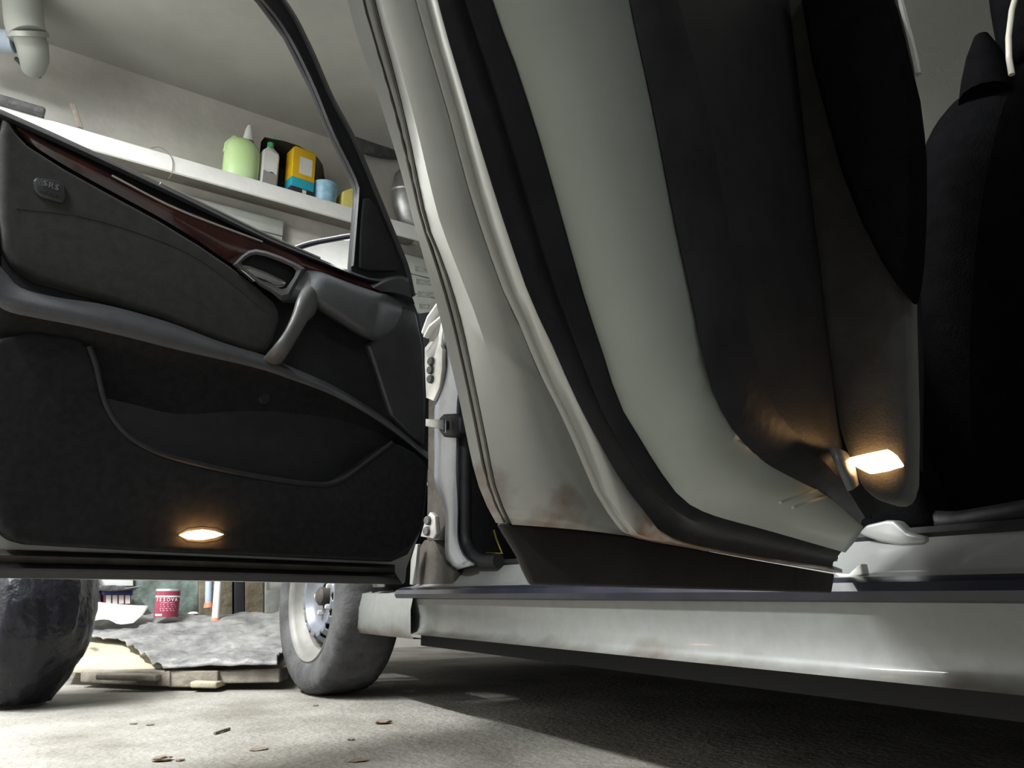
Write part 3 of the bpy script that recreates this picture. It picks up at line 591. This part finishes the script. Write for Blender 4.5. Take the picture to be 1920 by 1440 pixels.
loft('edge_seal', [rrow(r4, .050, du=-.012), rrow(r4, .052, du=.002), rrow([(p[0] * .7 + q[0] * .3, p[1] * .7 + q[1] * .3) for p, q in zip(spline(r4, 16), spline(r5, 16))], .054, du=.006), rrow(mid45, .058, du=-.002), rrow([(p[0] * .35 + q[0] * .65, p[1] * .35 + q[1] * .65) for p, q in zip(spline(r4, 16), spline(r5, 16))], .062, du=.002), rrow(r5, .066, du=-.002), rrow(r5, .066, du=-.012)], M['rubber'], rdoor)
loft('jamb', [rrow(r5, .066, du=-.008), rrow(r6, .084, du=-.004), rrow(r7, .100)], M['jamb'], rdoor, solid=.003)
mid78 = [((a[0] + b[0]) / 2, (a[1] + b[1]) / 2) for a, b in zip(spline(r7, 16), spline(r8, 16))]
loft('inner_seal', [rrow(r7, .100, du=-.008), rrow(r7, .1005, du=.004), rrow(mid78, .108, du=.006), rrow(r8, .114, du=0), rrow(r8, .114, du=-.02)], M['rubber'], rdoor)
# inner panel running on towards the hinge
def inner_panel():
    A = spline(RU(r8, .114), 50); rows = []
    for t in np.linspace(0, 1, 8):
        r = []
        for p in A:
            u = float(np.dot(p - RD.H, RD.u)); ue = min(u, .24); r.append(RD.uzn(u + (ue - u) * t, float(p[2]) + .02 * t * max(0, 1 - (float(p[2]) - .36) / .2), .114 + .004 * math.sin(math.pi * min(1, t * 1.4))))
        rows.append(r)
    return loft('inner_panel', rows, M['black_plastic'], rdoor)
inner_panel()
# outer skin, foot and skirt
sk = spline(RU(r0, 0), 40)
orows = []
for t in np.linspace(0, 1, 10):
    orows.append([RD.uzn(float(np.dot(p - RD.H, RD.u)) * (1 - t), float(p[2]), -.035 * math.sin(math.pi * min(1, t * 3) / 2) * (1 if t < .9 else .4)) for p in sk])
loft('outer_skin', orows, M['paint'], rdoor, solid=.003)
skirt = [(941, 980), (958, 1008), (980, 1045), (990, 1070), (1003, 1097), (1200, 1102), (1400, 1107), (1560, 1112), (1566, 1076), (1420, 1050), (1290, 1026), (1178, 1004), (1050, 988)]
slab('door_skirt', [RD.px(x, y, .012) for x, y in skirt], -RD.n * .005, M['skirt'], rdoor, bevel=.002)
# window frame above the waist
tube('rear_window_frame', [RD.uzn(.80, 1.04, .03), RD.uzn(.78, 1.2, .05), RD.uzn(.60, 1.36, .10), RD.uzn(.2, 1.40, .11), RD.uzn(.02, 1.36, .11), RD.uzn(.0, 1.05, .04)], .022, M['frame_black'], rdoor)
slab('waist_rail', [RD.uzn(u, z, -.02) for u, z in ((.80, 1.03), (.0, 1.0), (.0, 1.06), (.80, 1.07))], RD.n * .13, M['black_plastic'], rdoor, bevel=.01)
# map pocket end with the lamp, and the armrest above it
def Re(pts, u): return [RD.end(x, y, u) for x, y in pts]
pk = [(1450, -60), (1470, 60), (1485, 150), (1500, 300), (1522, 450), (1545, 650), (1568, 800), (1585, 852), (1600, 885), (1606, 912), (1640, 935), (1682, 948), (1696, 900), (1698, 780), (1694, 600), (1690, 345), (1680, 100), (1670, -60)]
slab('pocket_end', Re(pk, .42), -RD.u * .045, M['fabric'], rdoor, bevel=.008)
arm = [(1490, -80), (1500, 0), (1519, 112), (1545, 210), (1575, 319), (1612, 412), (1650, 487), (1684, 538), (1694, 500), (1700, 450), (1704, 385), (1706, 337), (1706, 240), (1702, 190), (1694, 124), (1676, 49), (1664, 0), (1645, -80)]
slab('armrest', Re(arm, .45), -RD.u * .05, M['seat'], rdoor, bevel=.010)
tube('armrest_highlight', [RD.end(x, y, .405) for x, y in ((1686, 0), (1696, 38), (1706, 75), (1716, 118), (1720, 140))], .0026, M['zinc'], rdoor, ns=8)  # highlight on the armrest edge, modelled as a pale tube
lq = [(1588, 859), (1625, 850), (1664, 842), (1676, 852), (1687, 870), (1660, 880), (1626, 886), (1606, 876)]
slab('courtesy_lamp', Re(lq, .428), -RD.u * .012, M['lamp_rear'], rdoor, bevel=.001)
loft('lamp_cheek', [[RD.end(x, y, .424) for x, y in ((1584, 850), (1598, 872), (1606, 910))], [RD.end(x, y, .46) for x, y in ((1558, 838), (1570, 868), (1594, 920))]], M['pale_plastic'], rdoor, solid=.003)
for pts in ([(1477, 946), (1510, 934), (1545, 921)], [(1500, 955), (1530, 944), (1560, 934)]):
    tube('jamb_clip', [RD.px(x, y, .100) + RD.u * .012 for x, y in pts], .0010, M['jamb'], rdoor, ns=6)

# ------------------------------------------------------------------ shelf and what stands on it
sa, sb = wall_s(-420, 80, SH_D), wall_s(797, 430, SH_D) 
T_SH = .085
shelf = slab('wall_shelf', [wpt(s, ZS, o) for s, o in ((sa, 0.003), (sb, 0.003), (sb, SH_D - .02), (sa, SH_D - .02))], (0, 0, -.03), M['shelf_shade'], bevel=.002)
tag(shelf, 'long shelf with white painted front board along the wall', 'shelf')
slab('front_board', [wpt(s, ZS + .001, o) for s, o in ((sa, SH_D - .02), (sb, SH_D - .02), (sb, SH_D), (sa, SH_D))], (0, 0, -T_SH), M['white_wood'], shelf, bevel=.003)
slab('top_sheet', [wpt(s, ZS + .0005, o) for s, o in ((sa, .004), (sb, .004), (sb, SH_D - .02), (sa, SH_D - .02))], (0, 0, -.004), M['white_wood'], shelf, bevel=0)
def shelf_s(px, off=.2):
    """position along the wall of a pixel column at shelf height"""
    lo, hi = -8.0, 8.0
    for _ in range(50):
        m = (lo + hi) / 2; d = wpt(m, ZS, off) - CP; x = 960 + FPX * np.dot(d, RV) / np.dot(d, FW)
        if x < px: lo = m
        else: hi = m
    return (lo + hi) / 2
def top_z(px, py, off): return float(wall(px, py, off)[2])
OFF = .13
# lime jug
s = shelf_s(449, OFF); w = (shelf_s(483, OFF) - shelf_s(416, OFF)) / 2; c = wpt(s, ZS, OFF); zt = top_z(461, 233, OFF) - ZS; zb = top_z(455, 262, OFF) - ZS
jug = empty('canister_jug', c, 'lime green plastic jug with white nozzle on the shelf', 'jug')
lathe('body', [(0, .002), (w * .92, .002), (w, .02), (w, zb * .55), (w * .97, zb * .72), (w * .86, zb * .86), (w * .62, zb * .95), (w * .34, zb), (w * .2, zb + .005)], c, ZV, M['jug'], jug, ns=32, scale=(1, .72), ref=WDIR)
lathe('nozzle', [(w * .34, zb - .004), (w * .30, zb + .015), (w * .2, zb + (zt - zb) * .7), (w * .1, zt - .002), (0, zt)], c + WDIR * w * .25, ZV, M['jug_cap'], jug, ns=20)
tube('handle', [c + WDIR * (-w * .1) + ZV * (zb * .97), c + WDIR * (-w * .55) + ZV * (zb * 1.0), c + WDIR * (-w * .93) + ZV * (zb * .8), c + WDIR * (-w * .97) + ZV * (zb * .6)], .010, M['jug'], jug)
# white bottle with a green cap
s = shelf_s(500, OFF); w = (shelf_s(517, OFF) - shelf_s(482, OFF)) / 2; c = wpt(s, ZS, OFF); zt = top_z(502, 267, OFF) - ZS; zb = top_z(502, 277, OFF) - ZS
bt = empty('bottle', c, 'white rectangular bottle with green cap beside the lime jug', 'bottle')
rows = []
for z, k in ((.002, .9), (.01, 1), (zb * .80, 1), (zb * .88, .92), (zb * .94, .62), (zb, .38)):
    ww, dd = w * .92 * k, w * .62 * k
    rows.append([c + WDIR * a * ww + WN * b * dd + ZV * z for a, b in ((-1, -.7), (-.8, -1), (.8, -1), (1, -.7), (1, .7), (.8, 1), (-.8, 1), (-1, .7))])
loft('body', rows, M['white'], bt, closed=True, caps=True)
lathe('cap', [(w * .36, zb - .002), (w * .36, zt - .002), (w * .30, zt), (0, zt)], c, ZV, M['green'], bt, ns=20)
slab('label', [c + WDIR * a * w + WN * (w * .635) + ZV * z for a, z in ((-.72, .02), (.72, .02), (.72, zb * .36), (-.72, zb * .40))], WN * .001, M['zinc'], bt, bevel=0)
lathe('label_emblem', [(0, .0), (w * .38, .0), (w * .38, .001)], c + WN * (w * .637) + ZV * zb * .34 + WDIR * w * .15, WN, M['dark_print'], bt, ns=18, scale=(.8, 1))
# yellow oil can
s = shelf_s(559, OFF); w = (shelf_s(584, OFF) - shelf_s(534, OFF)) / 2; c = wpt(s, ZS, OFF); zt = top_z(560, 283, OFF) - ZS
can = empty('oil_can', c, 'yellow and cyan square oil can on the shelf', 'can')
a_ = math.radians(-4); ex = WDIR * math.cos(a_) + WN * math.sin(a_); ey = -WDIR * math.sin(a_) + WN * math.cos(a_)
def cbox(name, z0, z1, k, m, wx=w * .88, wy=w * .62): return obox(name, c + ZV * (z0 + z1) / 2, (ex, ey, ZV), (wx * k, wy * k, (z1 - z0) / 2), m, can, bevel=.004)
cbox('base_band', .001, zt * .17, 1.0, M['dark_print']); cbox('cyan_band', zt * .17, zt * .36, 1.002, M['cyan']); cbox('body', zt * .36, zt * .96, 1.0, M['yellow']); cbox('lid', zt * .96, zt, .85, M['yellow'])
slab('label', [c + ey * (w * .623) + ex * a * w + ZV * z for a, z in ((-.35, zt * .46), (.62, zt * .46), (.62, zt * .80), (-.35, zt * .80))], ey * .001, M['white'], can, bevel=0)
slab('base_label', [c + ey * (w * .623) + ex * a * w + ZV * z for a, z in ((.0, zt * .08), (.30, zt * .08), (.30, zt * .15), (.0, zt * .15))], ey * .001, M['white'], can, bevel=0)
# blue tub, yellow carton, metal basin
s = shelf_s(607, OFF); w = (shelf_s(627, OFF) - shelf_s(582, OFF)) / 2; zt = top_z(606, 347, OFF) - ZS
tag(lathe('tub', [(0, .002), (w * .82, .002), (w * .9, .01), (w, zt * .9), (w * 1.04, zt * .92), (w * 1.04, zt), (w * .95, zt), (w * .85, .02), (0, .02)], wpt(s, ZS, OFF), ZV, M['blue_tub'], ns=32), 'pale blue plastic tub right of the yellow can', 'tub')
s0, s1 = shelf_s(635, OFF), shelf_s(668, OFF); zt = top_z(650, 358, OFF) - ZS
tag(slab('carton', [wpt(s0, ZS + .001, OFF + .05), wpt(s1, ZS + .001, OFF + .05), wpt(s1, ZS + zt, OFF + .05), wpt(s0 + .05, ZS + zt * 1.0, OFF + .05), wpt(s0, ZS + zt * .75, OFF + .05)], -WN * .10, M['carton'], bevel=.004), 'small yellow carton at the end of the shelf row beside the tub', 'carton')
c = wpt(shelf_s(800, .13), ZS, .13); wr = (shelf_s(800, .13) - shelf_s(733, .13)); zt = top_z(760, 304, .13) - ZS
bs = empty('metal_boiler', c, 'round grey metal boiler on the shelf at the far wall', 'boiler')
lathe('shell', [(0, .002), (wr * .55, .002), (wr * .8, zt * .12), (wr * .97, zt * .35), (wr, zt * .55), (wr * .93, zt * .8), (wr * .7, zt * .96), (0, zt)], c + WN * .0, ZV, M['steel'], bs, ns=36, scale=(1, .5), ref=WDIR)
lathe('seam', [(wr * 1.0, zt * .53), (wr * 1.02, zt * .55), (wr * 1.0, zt * .57)], c, ZV, M['zinc'], bs, ns=36, scale=(1, .5), ref=WDIR)
# sooty pipe under the ceiling
pp = spline([(640, 256), (690, 276), (730, 284), (770, 284), (820, 296)], 16)
tag(tube('stove_pipe', [wall(x, y, .06) for x, y in pp], .048, M['dark_junk'], ns=16), 'sooty dark pipe bent along the wall under the ceiling', 'pipe')
# grey duct in the corner, top left
dp = [wall(x, y, .35) for x, y in spline([(36, -60), (42, 0), (46, 45), (52, 66)], 14)]
du = empty('vent_duct', dp[-1], 'grey ventilation duct elbow hanging under the ceiling', 'duct')
tube('upper_pipe', dp, .080, M['rib_panel'], du, ns=24)
tube('elbow', [wall(x, y, o) for x, y, o in ((50, 60, .33), (60, 85, .30), (64, 110, .24), (62, 128, .16))], [.066, .068, .062, .050], M['rib_panel'], du, ns=24)
tube('collar', [wall(51, 60, .345), wall(53, 70, .335)], .085, M['galv'], du, ns=24)
tube('bracket', [wall(30, 110, .02), wall(62, 138, .10), wall(74, 143, .16)], .010, M['dark_junk'], du)
tube('branch_pipe', [wall(-60, 70, .25), wall(-10, 76, .25), wall(25, 78, .28)], .050, M['pale_blue'], du, ns=20)
# odds and ends on the shelf
tag(obox('putty_knife', wpt(shelf_s(140, .22), ZS + .06, .22), (WDIR * .4 - ZV * .9, WN, WDIR), (.06, .008, .012), M['plank'], bevel=.003), 'small wooden stick propped upright on the left of the shelf', 'stick')
tag(obox('folded_rag', wpt(shelf_s(25, .2), ZS + .02, .2), (WDIR, WN, ZV), (.12, .06, .019), M['dark_junk'], bevel=.012), 'dark folded rag lying at the left end of the shelf', 'rag')
wl = spline([(283, 278), (300, 276), (318, 290), (324, 305), (322, 325), (316, 335)], 24)
tag(tube('wire_loop', [wall(x, y, SH_D + .008) for x, y in wl], .0022, M['steel'], ns=6), 'thin wire loop hanging over the edge of the white shelf', 'wire')
# ribbed panels leaning below the shelf
def ribbed(name, x0, x1, ytop, nrib, label, off, hgt):
    p0 = wall(x0, ytop, off); z = float(p0[2]); s0 = float(np.dot(p0 - W0, WDIR)); s1 = wall_s(x1, ytop, off)
    r = empty(name, wpt((s0 + s1) / 2, z - hgt, off), label, 'panel')
    h = hgt / nrib
    for k in range(nrib):
        slab('slat', [wpt(s, zz, off) for s, zz in ((s0, z - k * h - .006), (s1, z - k * h - .006), (s1, z - (k + 1) * h), (s0, z - (k + 1) * h))], -WN * .03, M['rib_panel'], r, bevel=.003)
    slab('backing', [wpt(s, zz, off - .02) for s, zz in ((s0 + .01, z - .01), (s1 - .01, z - .01), (s1 - .01, z - hgt + .01), (s0 + .01, z - hgt + .01))], -WN * (off - .022), M['dark_print'], r, bevel=0)
    return r
# (top edges follow the wall, so one height fits the whole length)
ribbed('wall_panel', 329, 537, 358, 12, 'pale grey ribbed panel on the wall under the shelf behind the window opening', .05, 1.15)
ribbed('wall_panel', 760, 1100, 474, 9, 'pale grey ribbed panel on the wall behind the hinge side of the front door', .05, 1.1)
# perforated rails stacked on the wall
for k, (x, y, dy, tilt) in enumerate(((778, 508, 15, .22), (780, 532, 15, .26), (783, 556, 15, .30), (786, 578, 13, .34))):
    off = .30; p = wall(x, y, off); s0 = float(np.dot(p - W0, WDIR)); ln = .9; d = WDIR * math.cos(-.0) + ZV * tilt * .5; d /= np.linalg.norm(d)
    wv = np.cross(WN, d); hh = dy / FPX * 4.2 * .8
    rl = empty('perforated_rail', p, ['topmost', 'second', 'third', 'lowest'][k] + ' perforated galvanised rail stacked behind the front door', 'rail', 'perforated rails by the wall')
    for q, (a, b) in enumerate(((0, .32), (.68, 1))):
        slab('flange', [p + d * (e * ln) + wv * hh * (b if f else a) for e, f in ((0, 0), (1, 0), (1, 1), (0, 1))], -WN * .004, M['galv'], rl, bevel=.0008)
    for q in range(16):
        slab('web', [p + d * (q / 16 * ln + e) + wv * hh * g for e, g in ((0, .3), (.026, .3), (.026, .7), (0, .7))], -WN * .004, M['galv'], rl, bevel=0)
tag(slab('storage_rack', [wall(x, y, .28) for x, y in ((770, 590), (980, 560), (980, 760), (770, 760))], -WN * .22, M['dark_print'], bevel=.004), 'dark box rack under the perforated rails', 'rack')

# ------------------------------------------------------------------ floor stuff under the front door
PA, PB_, PC = at_depth(300, 1255, 2.54), at_depth(300, 1150, 3.70), at_depth(500, 1255, 2.50)
PN = np.cross(PB_ - PA, PC - PA); PN /= np.linalg.norm(PN); PN = PN if PN[2] > 0 else -PN
def ramp(x, y, up=0.0): return on_plane(x, y, PA + ZV * up, PN)
ply = empty('wooden_platform', (float(PA[0]), float(PA[1]), GZ), 'sloping dusty plywood platform under the grey tarp', 'platform')
slab('plywood_sheet', [ramp(x, y, -.012) for x, y in ((120, 1172), (570, 1158), (522, 1252), (500, 1258), (300, 1258), (120, 1252))], (0, 0, -.014), M['plywood'], ply, bevel=.002)
def foot_plank(x0, x1, yt0, yb0, yt1, yb1, m, d0, d1, depth=.10):
    a, b, c_, d_ = at_depth(x0, yt0, d0), at_depth(x1, yt1, d1), at_depth(x1, yb1, d1), at_depth(x0, yb0, d0)
    c_[2] = max(c_[2], GZ + .002); d_[2] = max(d_[2], GZ + .002)
    return slab('plank', [a, b, c_, d_], FH * depth, m, ply, bevel=.005)
foot_plank(150, 318, 1258, 1280, 1258, 1288, M['plank'], 2.60, 2.50)
foot_plank(314, 408, 1257, 1289, 1258, 1289, M['plank'], 2.51, 2.50)
foot_plank(404, 524, 1258, 1282, 1253, 1280, M['plank'], 2.52, 2.53)
foot_plank(178, 292, 1264, 1275, 1266, 1278, M['plank'], 2.47, 2.47, .06)
foot_plank(356, 406, 1278, 1290, 1279, 1291, M['plywood'], 2.47, 2.47, .08)
# the tarp, crumpled
def tarp():
    L = [(150, 1163), (146, 1172), (152, 1186), (158, 1194), (190, 1198), (225, 1202), (240, 1214), (262, 1230), (286, 1247), (306, 1255)]
    Rr = [(580, 1150), (580, 1158), (580, 1168), (580, 1178), (580, 1190), (560, 1202), (540, 1215), (528, 1228), (520, 1240), (520, 1249)]
    rows = []; NV, NU = 46, 90
    Ls, Rs = spline(L, NV), spline(Rr, NV)
    for i in range(NV):
        r = []
        for j in range(NU):
            t = j / (NU - 1); x, y = Ls[i] * (1 - t) + Rs[i] * t; p = ramp(x, y, .008)
            v = Vector((p[0] * 3.2, p[1] * 7, 1.7)); e = .030 * abs(noise.noise(v)) + .022 * abs(noise.noise(v * 2.7)) + .006 * noise.noise(v * 7)
            r.append(p + PN * max(e, 0.0) * (1 if 0 < i < NV - 1 else .3))
        rows.append(r)
    return loft('tarpaulin', rows, M['tarp'], solid=.004)
tag(tarp(), 'crumpled grey tarpaulin spread over the plywood behind the front door', 'tarpaulin')
# red paint can
def stand(px, py): return ramp(px, py, .012)
c = ramp(311, 1157, .036); k = float(np.dot(c - CP, FW)) / FPX
rc = empty('paint_can', c, 'dark red paint can with pale lettering near the wall', 'can')
R_, H_ = 21.5 * k, 51 * k
lathe('body', [(0, .001), (R_, .001), (R_, H_ * .93), (R_ * .97, H_ * .94)], c, ZV, M['red'], rc, ns=36)
lathe('lid', [(R_ * 1.02, H_ * .92), (R_ * 1.03, H_ * .97), (R_ * .98, H_), (R_ * .9, H_ * .985), (0, H_ * .985)], c, ZV, M['zinc'], rc, ns=36)
lathe('stripe', [(R_ * 1.004, H_ * .70), (R_ * 1.02, H_ * .73), (R_ * 1.004, H_ * .76)], c, ZV, M['white'], rc, ns=36)
def arc_patch(name, a0, a1, z0, z1, m, parent, c=c, R=R_ * 1.006):
    base = math.atan2(-(c[1]), -(c[0])); f = [c + np.array([R * math.cos(base + a), R * math.sin(base + a), z]) for z in (z0, z1) for a in np.linspace(a0, a1, 5)]
    return loft(name, [f[:5], f[5:]], m, parent)
def arc_text(txt, cz, size, m, a_start, a_step):
    """lettering as real geometry wrapped round the can"""
    base = math.atan2(-c[1], -c[0])
    for i, ch in enumerate(txt):
        cu = bpy.data.curves.new('letter', 'FONT'); cu.body = ch; cu.size = size; cu.extrude = .0006; cu.align_x = 'CENTER'; cu.resolution_u = 2
        t = bpy.data.objects.new('letter', cu); col.objects.link(t); bpy.context.view_layer.update()
        me = bpy.data.meshes.new_from_object(t.evaluated_get(bpy.context.evaluated_depsgraph_get())); bpy.data.objects.remove(t)
        a = base + a_start + i * a_step; rad = np.array([math.cos(a), math.sin(a), 0]); tan = np.array([-math.sin(a), math.cos(a), 0])
        o_ = c + rad * R_ * 1.008 + ZV * cz
        for v in me.vertices:
            q = np.array(v.co); v.co = Vector(o_ + tan * q[0] + ZV * q[1] + rad * q[2])
        link('letter', me, m, rc)
arc_text('ISSOVA', H_ * .56, H_ * .17, M['white'], -.95, .34)
for q in range(5): arc_patch('text_line', -.55 - .05 * (q % 2), .55 + .1 * (q % 3), H_ * (.50 - .07 * q), H_ * (.53 - .07 * q), M['pink'], rc)
arc_patch('base_label', -1.05, -.35, H_ * .05, H_ * .12, M['white'], rc)
# white poles with orange feet
for k_, (xt, xb, yb, d) in enumerate(((413, 403, 1172, 3.35), (393, 391, 1140, 3.75))):
    a = at_depth(xb, yb, d); b = at_depth(xt, 1040, d); kk = d / FPX
    pe = empty('pole', a, ['white pole with orange foot standing on the tarp', 'grey white pole with red foot leaning at the wall'][k_], 'pole', 'poles behind the door')
    dv = b - a; tube('shaft', [a + dv * .08, a + dv * 2.2], 6.5 * kk, [M['white'], M['pale_blue']][k_], pe, ns=14)
    tube('foot', [a + ZV * .002, a + dv * .10], [9 * kk, 7.5 * kk], M['orange'], pe, ns=14)
# white sheet of paper, creased
pr = []
for i, (row, dd) in enumerate((([(132, 1131), (170, 1128), (210, 1132), (250, 1135), (280, 1136)], 3.36), ([(132, 1148), (170, 1146), (205, 1150), (240, 1152), (268, 1153)], 3.27), ([(132, 1166), (165, 1165), (200, 1161), (222, 1170), (250, 1168)], 3.15))):
    pr.append([at_depth(x, y, dd + .02 * math.sin(x * .09 + i)) for x, y in spline(row, 16)])
tag(loft('paper_sheet', pr, M['paper'], solid=.002), 'white creased sheet lying left of the red can', 'sheet')
# cartons, tray and board behind it
def wbox(name, x0, x1, y0, y1, off, depth, m, label, cat, bevel=.003, **k):
    pts = [wall(x0, y1, off), wall(x1, y1, off), wall(x1, y0, off), wall(x0, y0, off)]
    o = slab(name, pts, -WN * depth, m, bevel=bevel, **k); tag(o, label, cat); return o
ct = wbox('carton_box', 196, 246, 1110, 1134, .16, .12, M['red'], 'small red and navy carton under the dark tray', 'box')
slab('carton_lid', [wall(x, y, .163) for x, y in ((194, 1116), (248, 1116), (248, 1106), (194, 1106))], -WN * .126, M['navy'], ct, bevel=.002)
for x in (199, 211, 223, 235): slab('print_panel', [wall(xx, yy, .1625) for xx, yy in ((x, 1132), (x + 9, 1132), (x + 9, 1116), (x, 1116))], -WN * .001, M['white'] if x % 2 else M['pink'], ct, bevel=0)
wbox('dark_crate', 136, 190, 1112, 1136, .12, .1, M['dark_junk'], 'dark crate beside the red and navy carton', 'crate')
wbox('blue_crate', 136, 176, 1060, 1113, .12, .1, M['pale_blue'], 'pale blue crate stacked on the dark crate', 'crate')
tr = slab('tool_tray', [wall(x, y, .20) for x, y in ((176, 1103), (190, 1098), (215, 1097), (240, 1101), (262, 1103), (240, 1107), (205, 1109), (186, 1107))], -WN * .12, M['dark_junk'], bevel=.003)
tag(tr, 'dark metal tool tray lying on the carton', 'tray')
tube('tray_rod', [wall(235, 1104, .20), wall(268, 1099, .20)], .003, M['steel'], tr)
wbox('white_board', 178, 250, 1060, 1099, .05, .02, M['white'], 'white board propped against the wall above the tray', 'board')
wbox('green_board', 250, 372, 1050, 1153, .03, .02, M['aqua'], 'mouldy pale green board leaning on the wall behind the red can', 'board')
wbox('stone_slab', 374, 436, 1050, 1156, .05, .04, M['stone'], 'dark rough stone slab leaning behind the white pole', 'slab')
wbox('stone_slab', 440, 458, 1050, 1156, .05, .05, M['dark_print'], 'narrow black slab leaning between two brown slabs', 'slab')
wbox('stone_slab', 460, 494, 1050, 1156, .05, .04, M['stone'], 'brown stone slab leaning nearest the front wheel', 'slab')
wbox('metal_sheet', 498, 530, 1050, 1158, .10, .02, M['galv'], 'grey metal sheet standing behind the front wheel', 'sheet')
tag(lathe('pebble', [(0, 0), (.012, .002), (.016, .008), (.010, .014), (0, .016)], stand(362, 1154), ZV, M['white'], ns=14, scale=(1.4, .8)), 'small white pebble right of the red can', 'pebble')
tag(tube('twisted_rag', [ramp(145, 1186, .05), ramp(152, 1180, .06), ramp(160, 1183, .06), ramp(166, 1190, .05)], .008, M['dark_junk']), 'dark twisted rag at the left end of the tarp below the white sheet', 'rag')

# ------------------------------------------------------------------ black bag at the left
def bag():
    c = on_z(28, 1322, GZ); bm = bmesh.new(); bmesh.ops.create_icosphere(bm, subdivisions=5, radius=1.0)
    for v in bm.verts:
        d = v.co.normalized(); f = 1 + .05 * noise.noise(d * 2.2) + .06 * abs(noise.noise(Vector((d.x * 6, d.y * 6, d.z * 1.6)))) + .03 * abs(noise.noise(Vector((d.x * 3, d.y * 3, d.z * 11)))) + .012 * noise.noise(d * 12)
        z = GZ + .235 + .25 * d.z * f
        if z < GZ + .02: z = GZ + .004 + (z - GZ + .05) * .1
        v.co = Vector((c[0] + .155 * d.x * f, c[1] + .21 * d.y * f, max(z, GZ + .002)))
    return finish('rubbish_bag', bm, M['bag'])
tag(bag(), 'black plastic wrapped bundle on the floor under the open front door', 'bag')

# ------------------------------------------------------------------ crumbs on the concrete floor
crumbs = [((415, 1371), 'stick', 'thin dark stick lying on the bright floor patch'), ((303, 1427), 'crumb', 'brown clod of dirt nearest the bottom edge of the floor'),
          ((337, 1427), 'crumb', 'small pale crumb right of the nearest clod'), ((250, 1358), 'crumb', 'dark grit crumb left of the thin stick'), ((281, 1360), 'crumb', 'tiny dark crumb between the grit and the stick'),
          ((718, 1357), 'crumb', 'brown clod of dirt in front of the front wheel'), ((658, 1388), 'crumb', 'small dark crumb at the edge of the shadow'), ((672, 1427), 'crumb', 'flat brown leaf like flake in the shaded floor'),
          ((485, 1406), 'crumb', 'flat pale flake on the shadow edge'), ((592, 1324), 'crumb', 'tiny dark crumb below the front tyre')]
for (x, y), nm, lab in crumbs:
    c = on_z(x, y, GZ)
    if nm == 'stick':
        tag(tube('stick', [on_z(402, 1375, GZ + .003), on_z(416, 1370, GZ + .004), on_z(430, 1366, GZ + .003)], .003, M['debris'], ns=7), lab, 'stick'); continue
    r = {303: .013, 718: .014, 672: .013, 485: .013}.get(x, .006); bm = bmesh.new(); bmesh.ops.create_icosphere(bm, subdivisions=2, radius=1)
    for v in bm.verts:
        f = 1 + .5 * noise.noise(v.co * 1.9 + Vector((x, y, 0))); v.co = Vector((c[0] + r * v.co.x * f * 1.3, c[1] + r * v.co.y * f, GZ + max(0, r * (.32 if x not in (672, 485) else .12) * (1 + v.co.z * f))))
    tag(finish('dirt_crumb', bm, M['debris']), lab, 'crumb', 'crumbs on the floor')
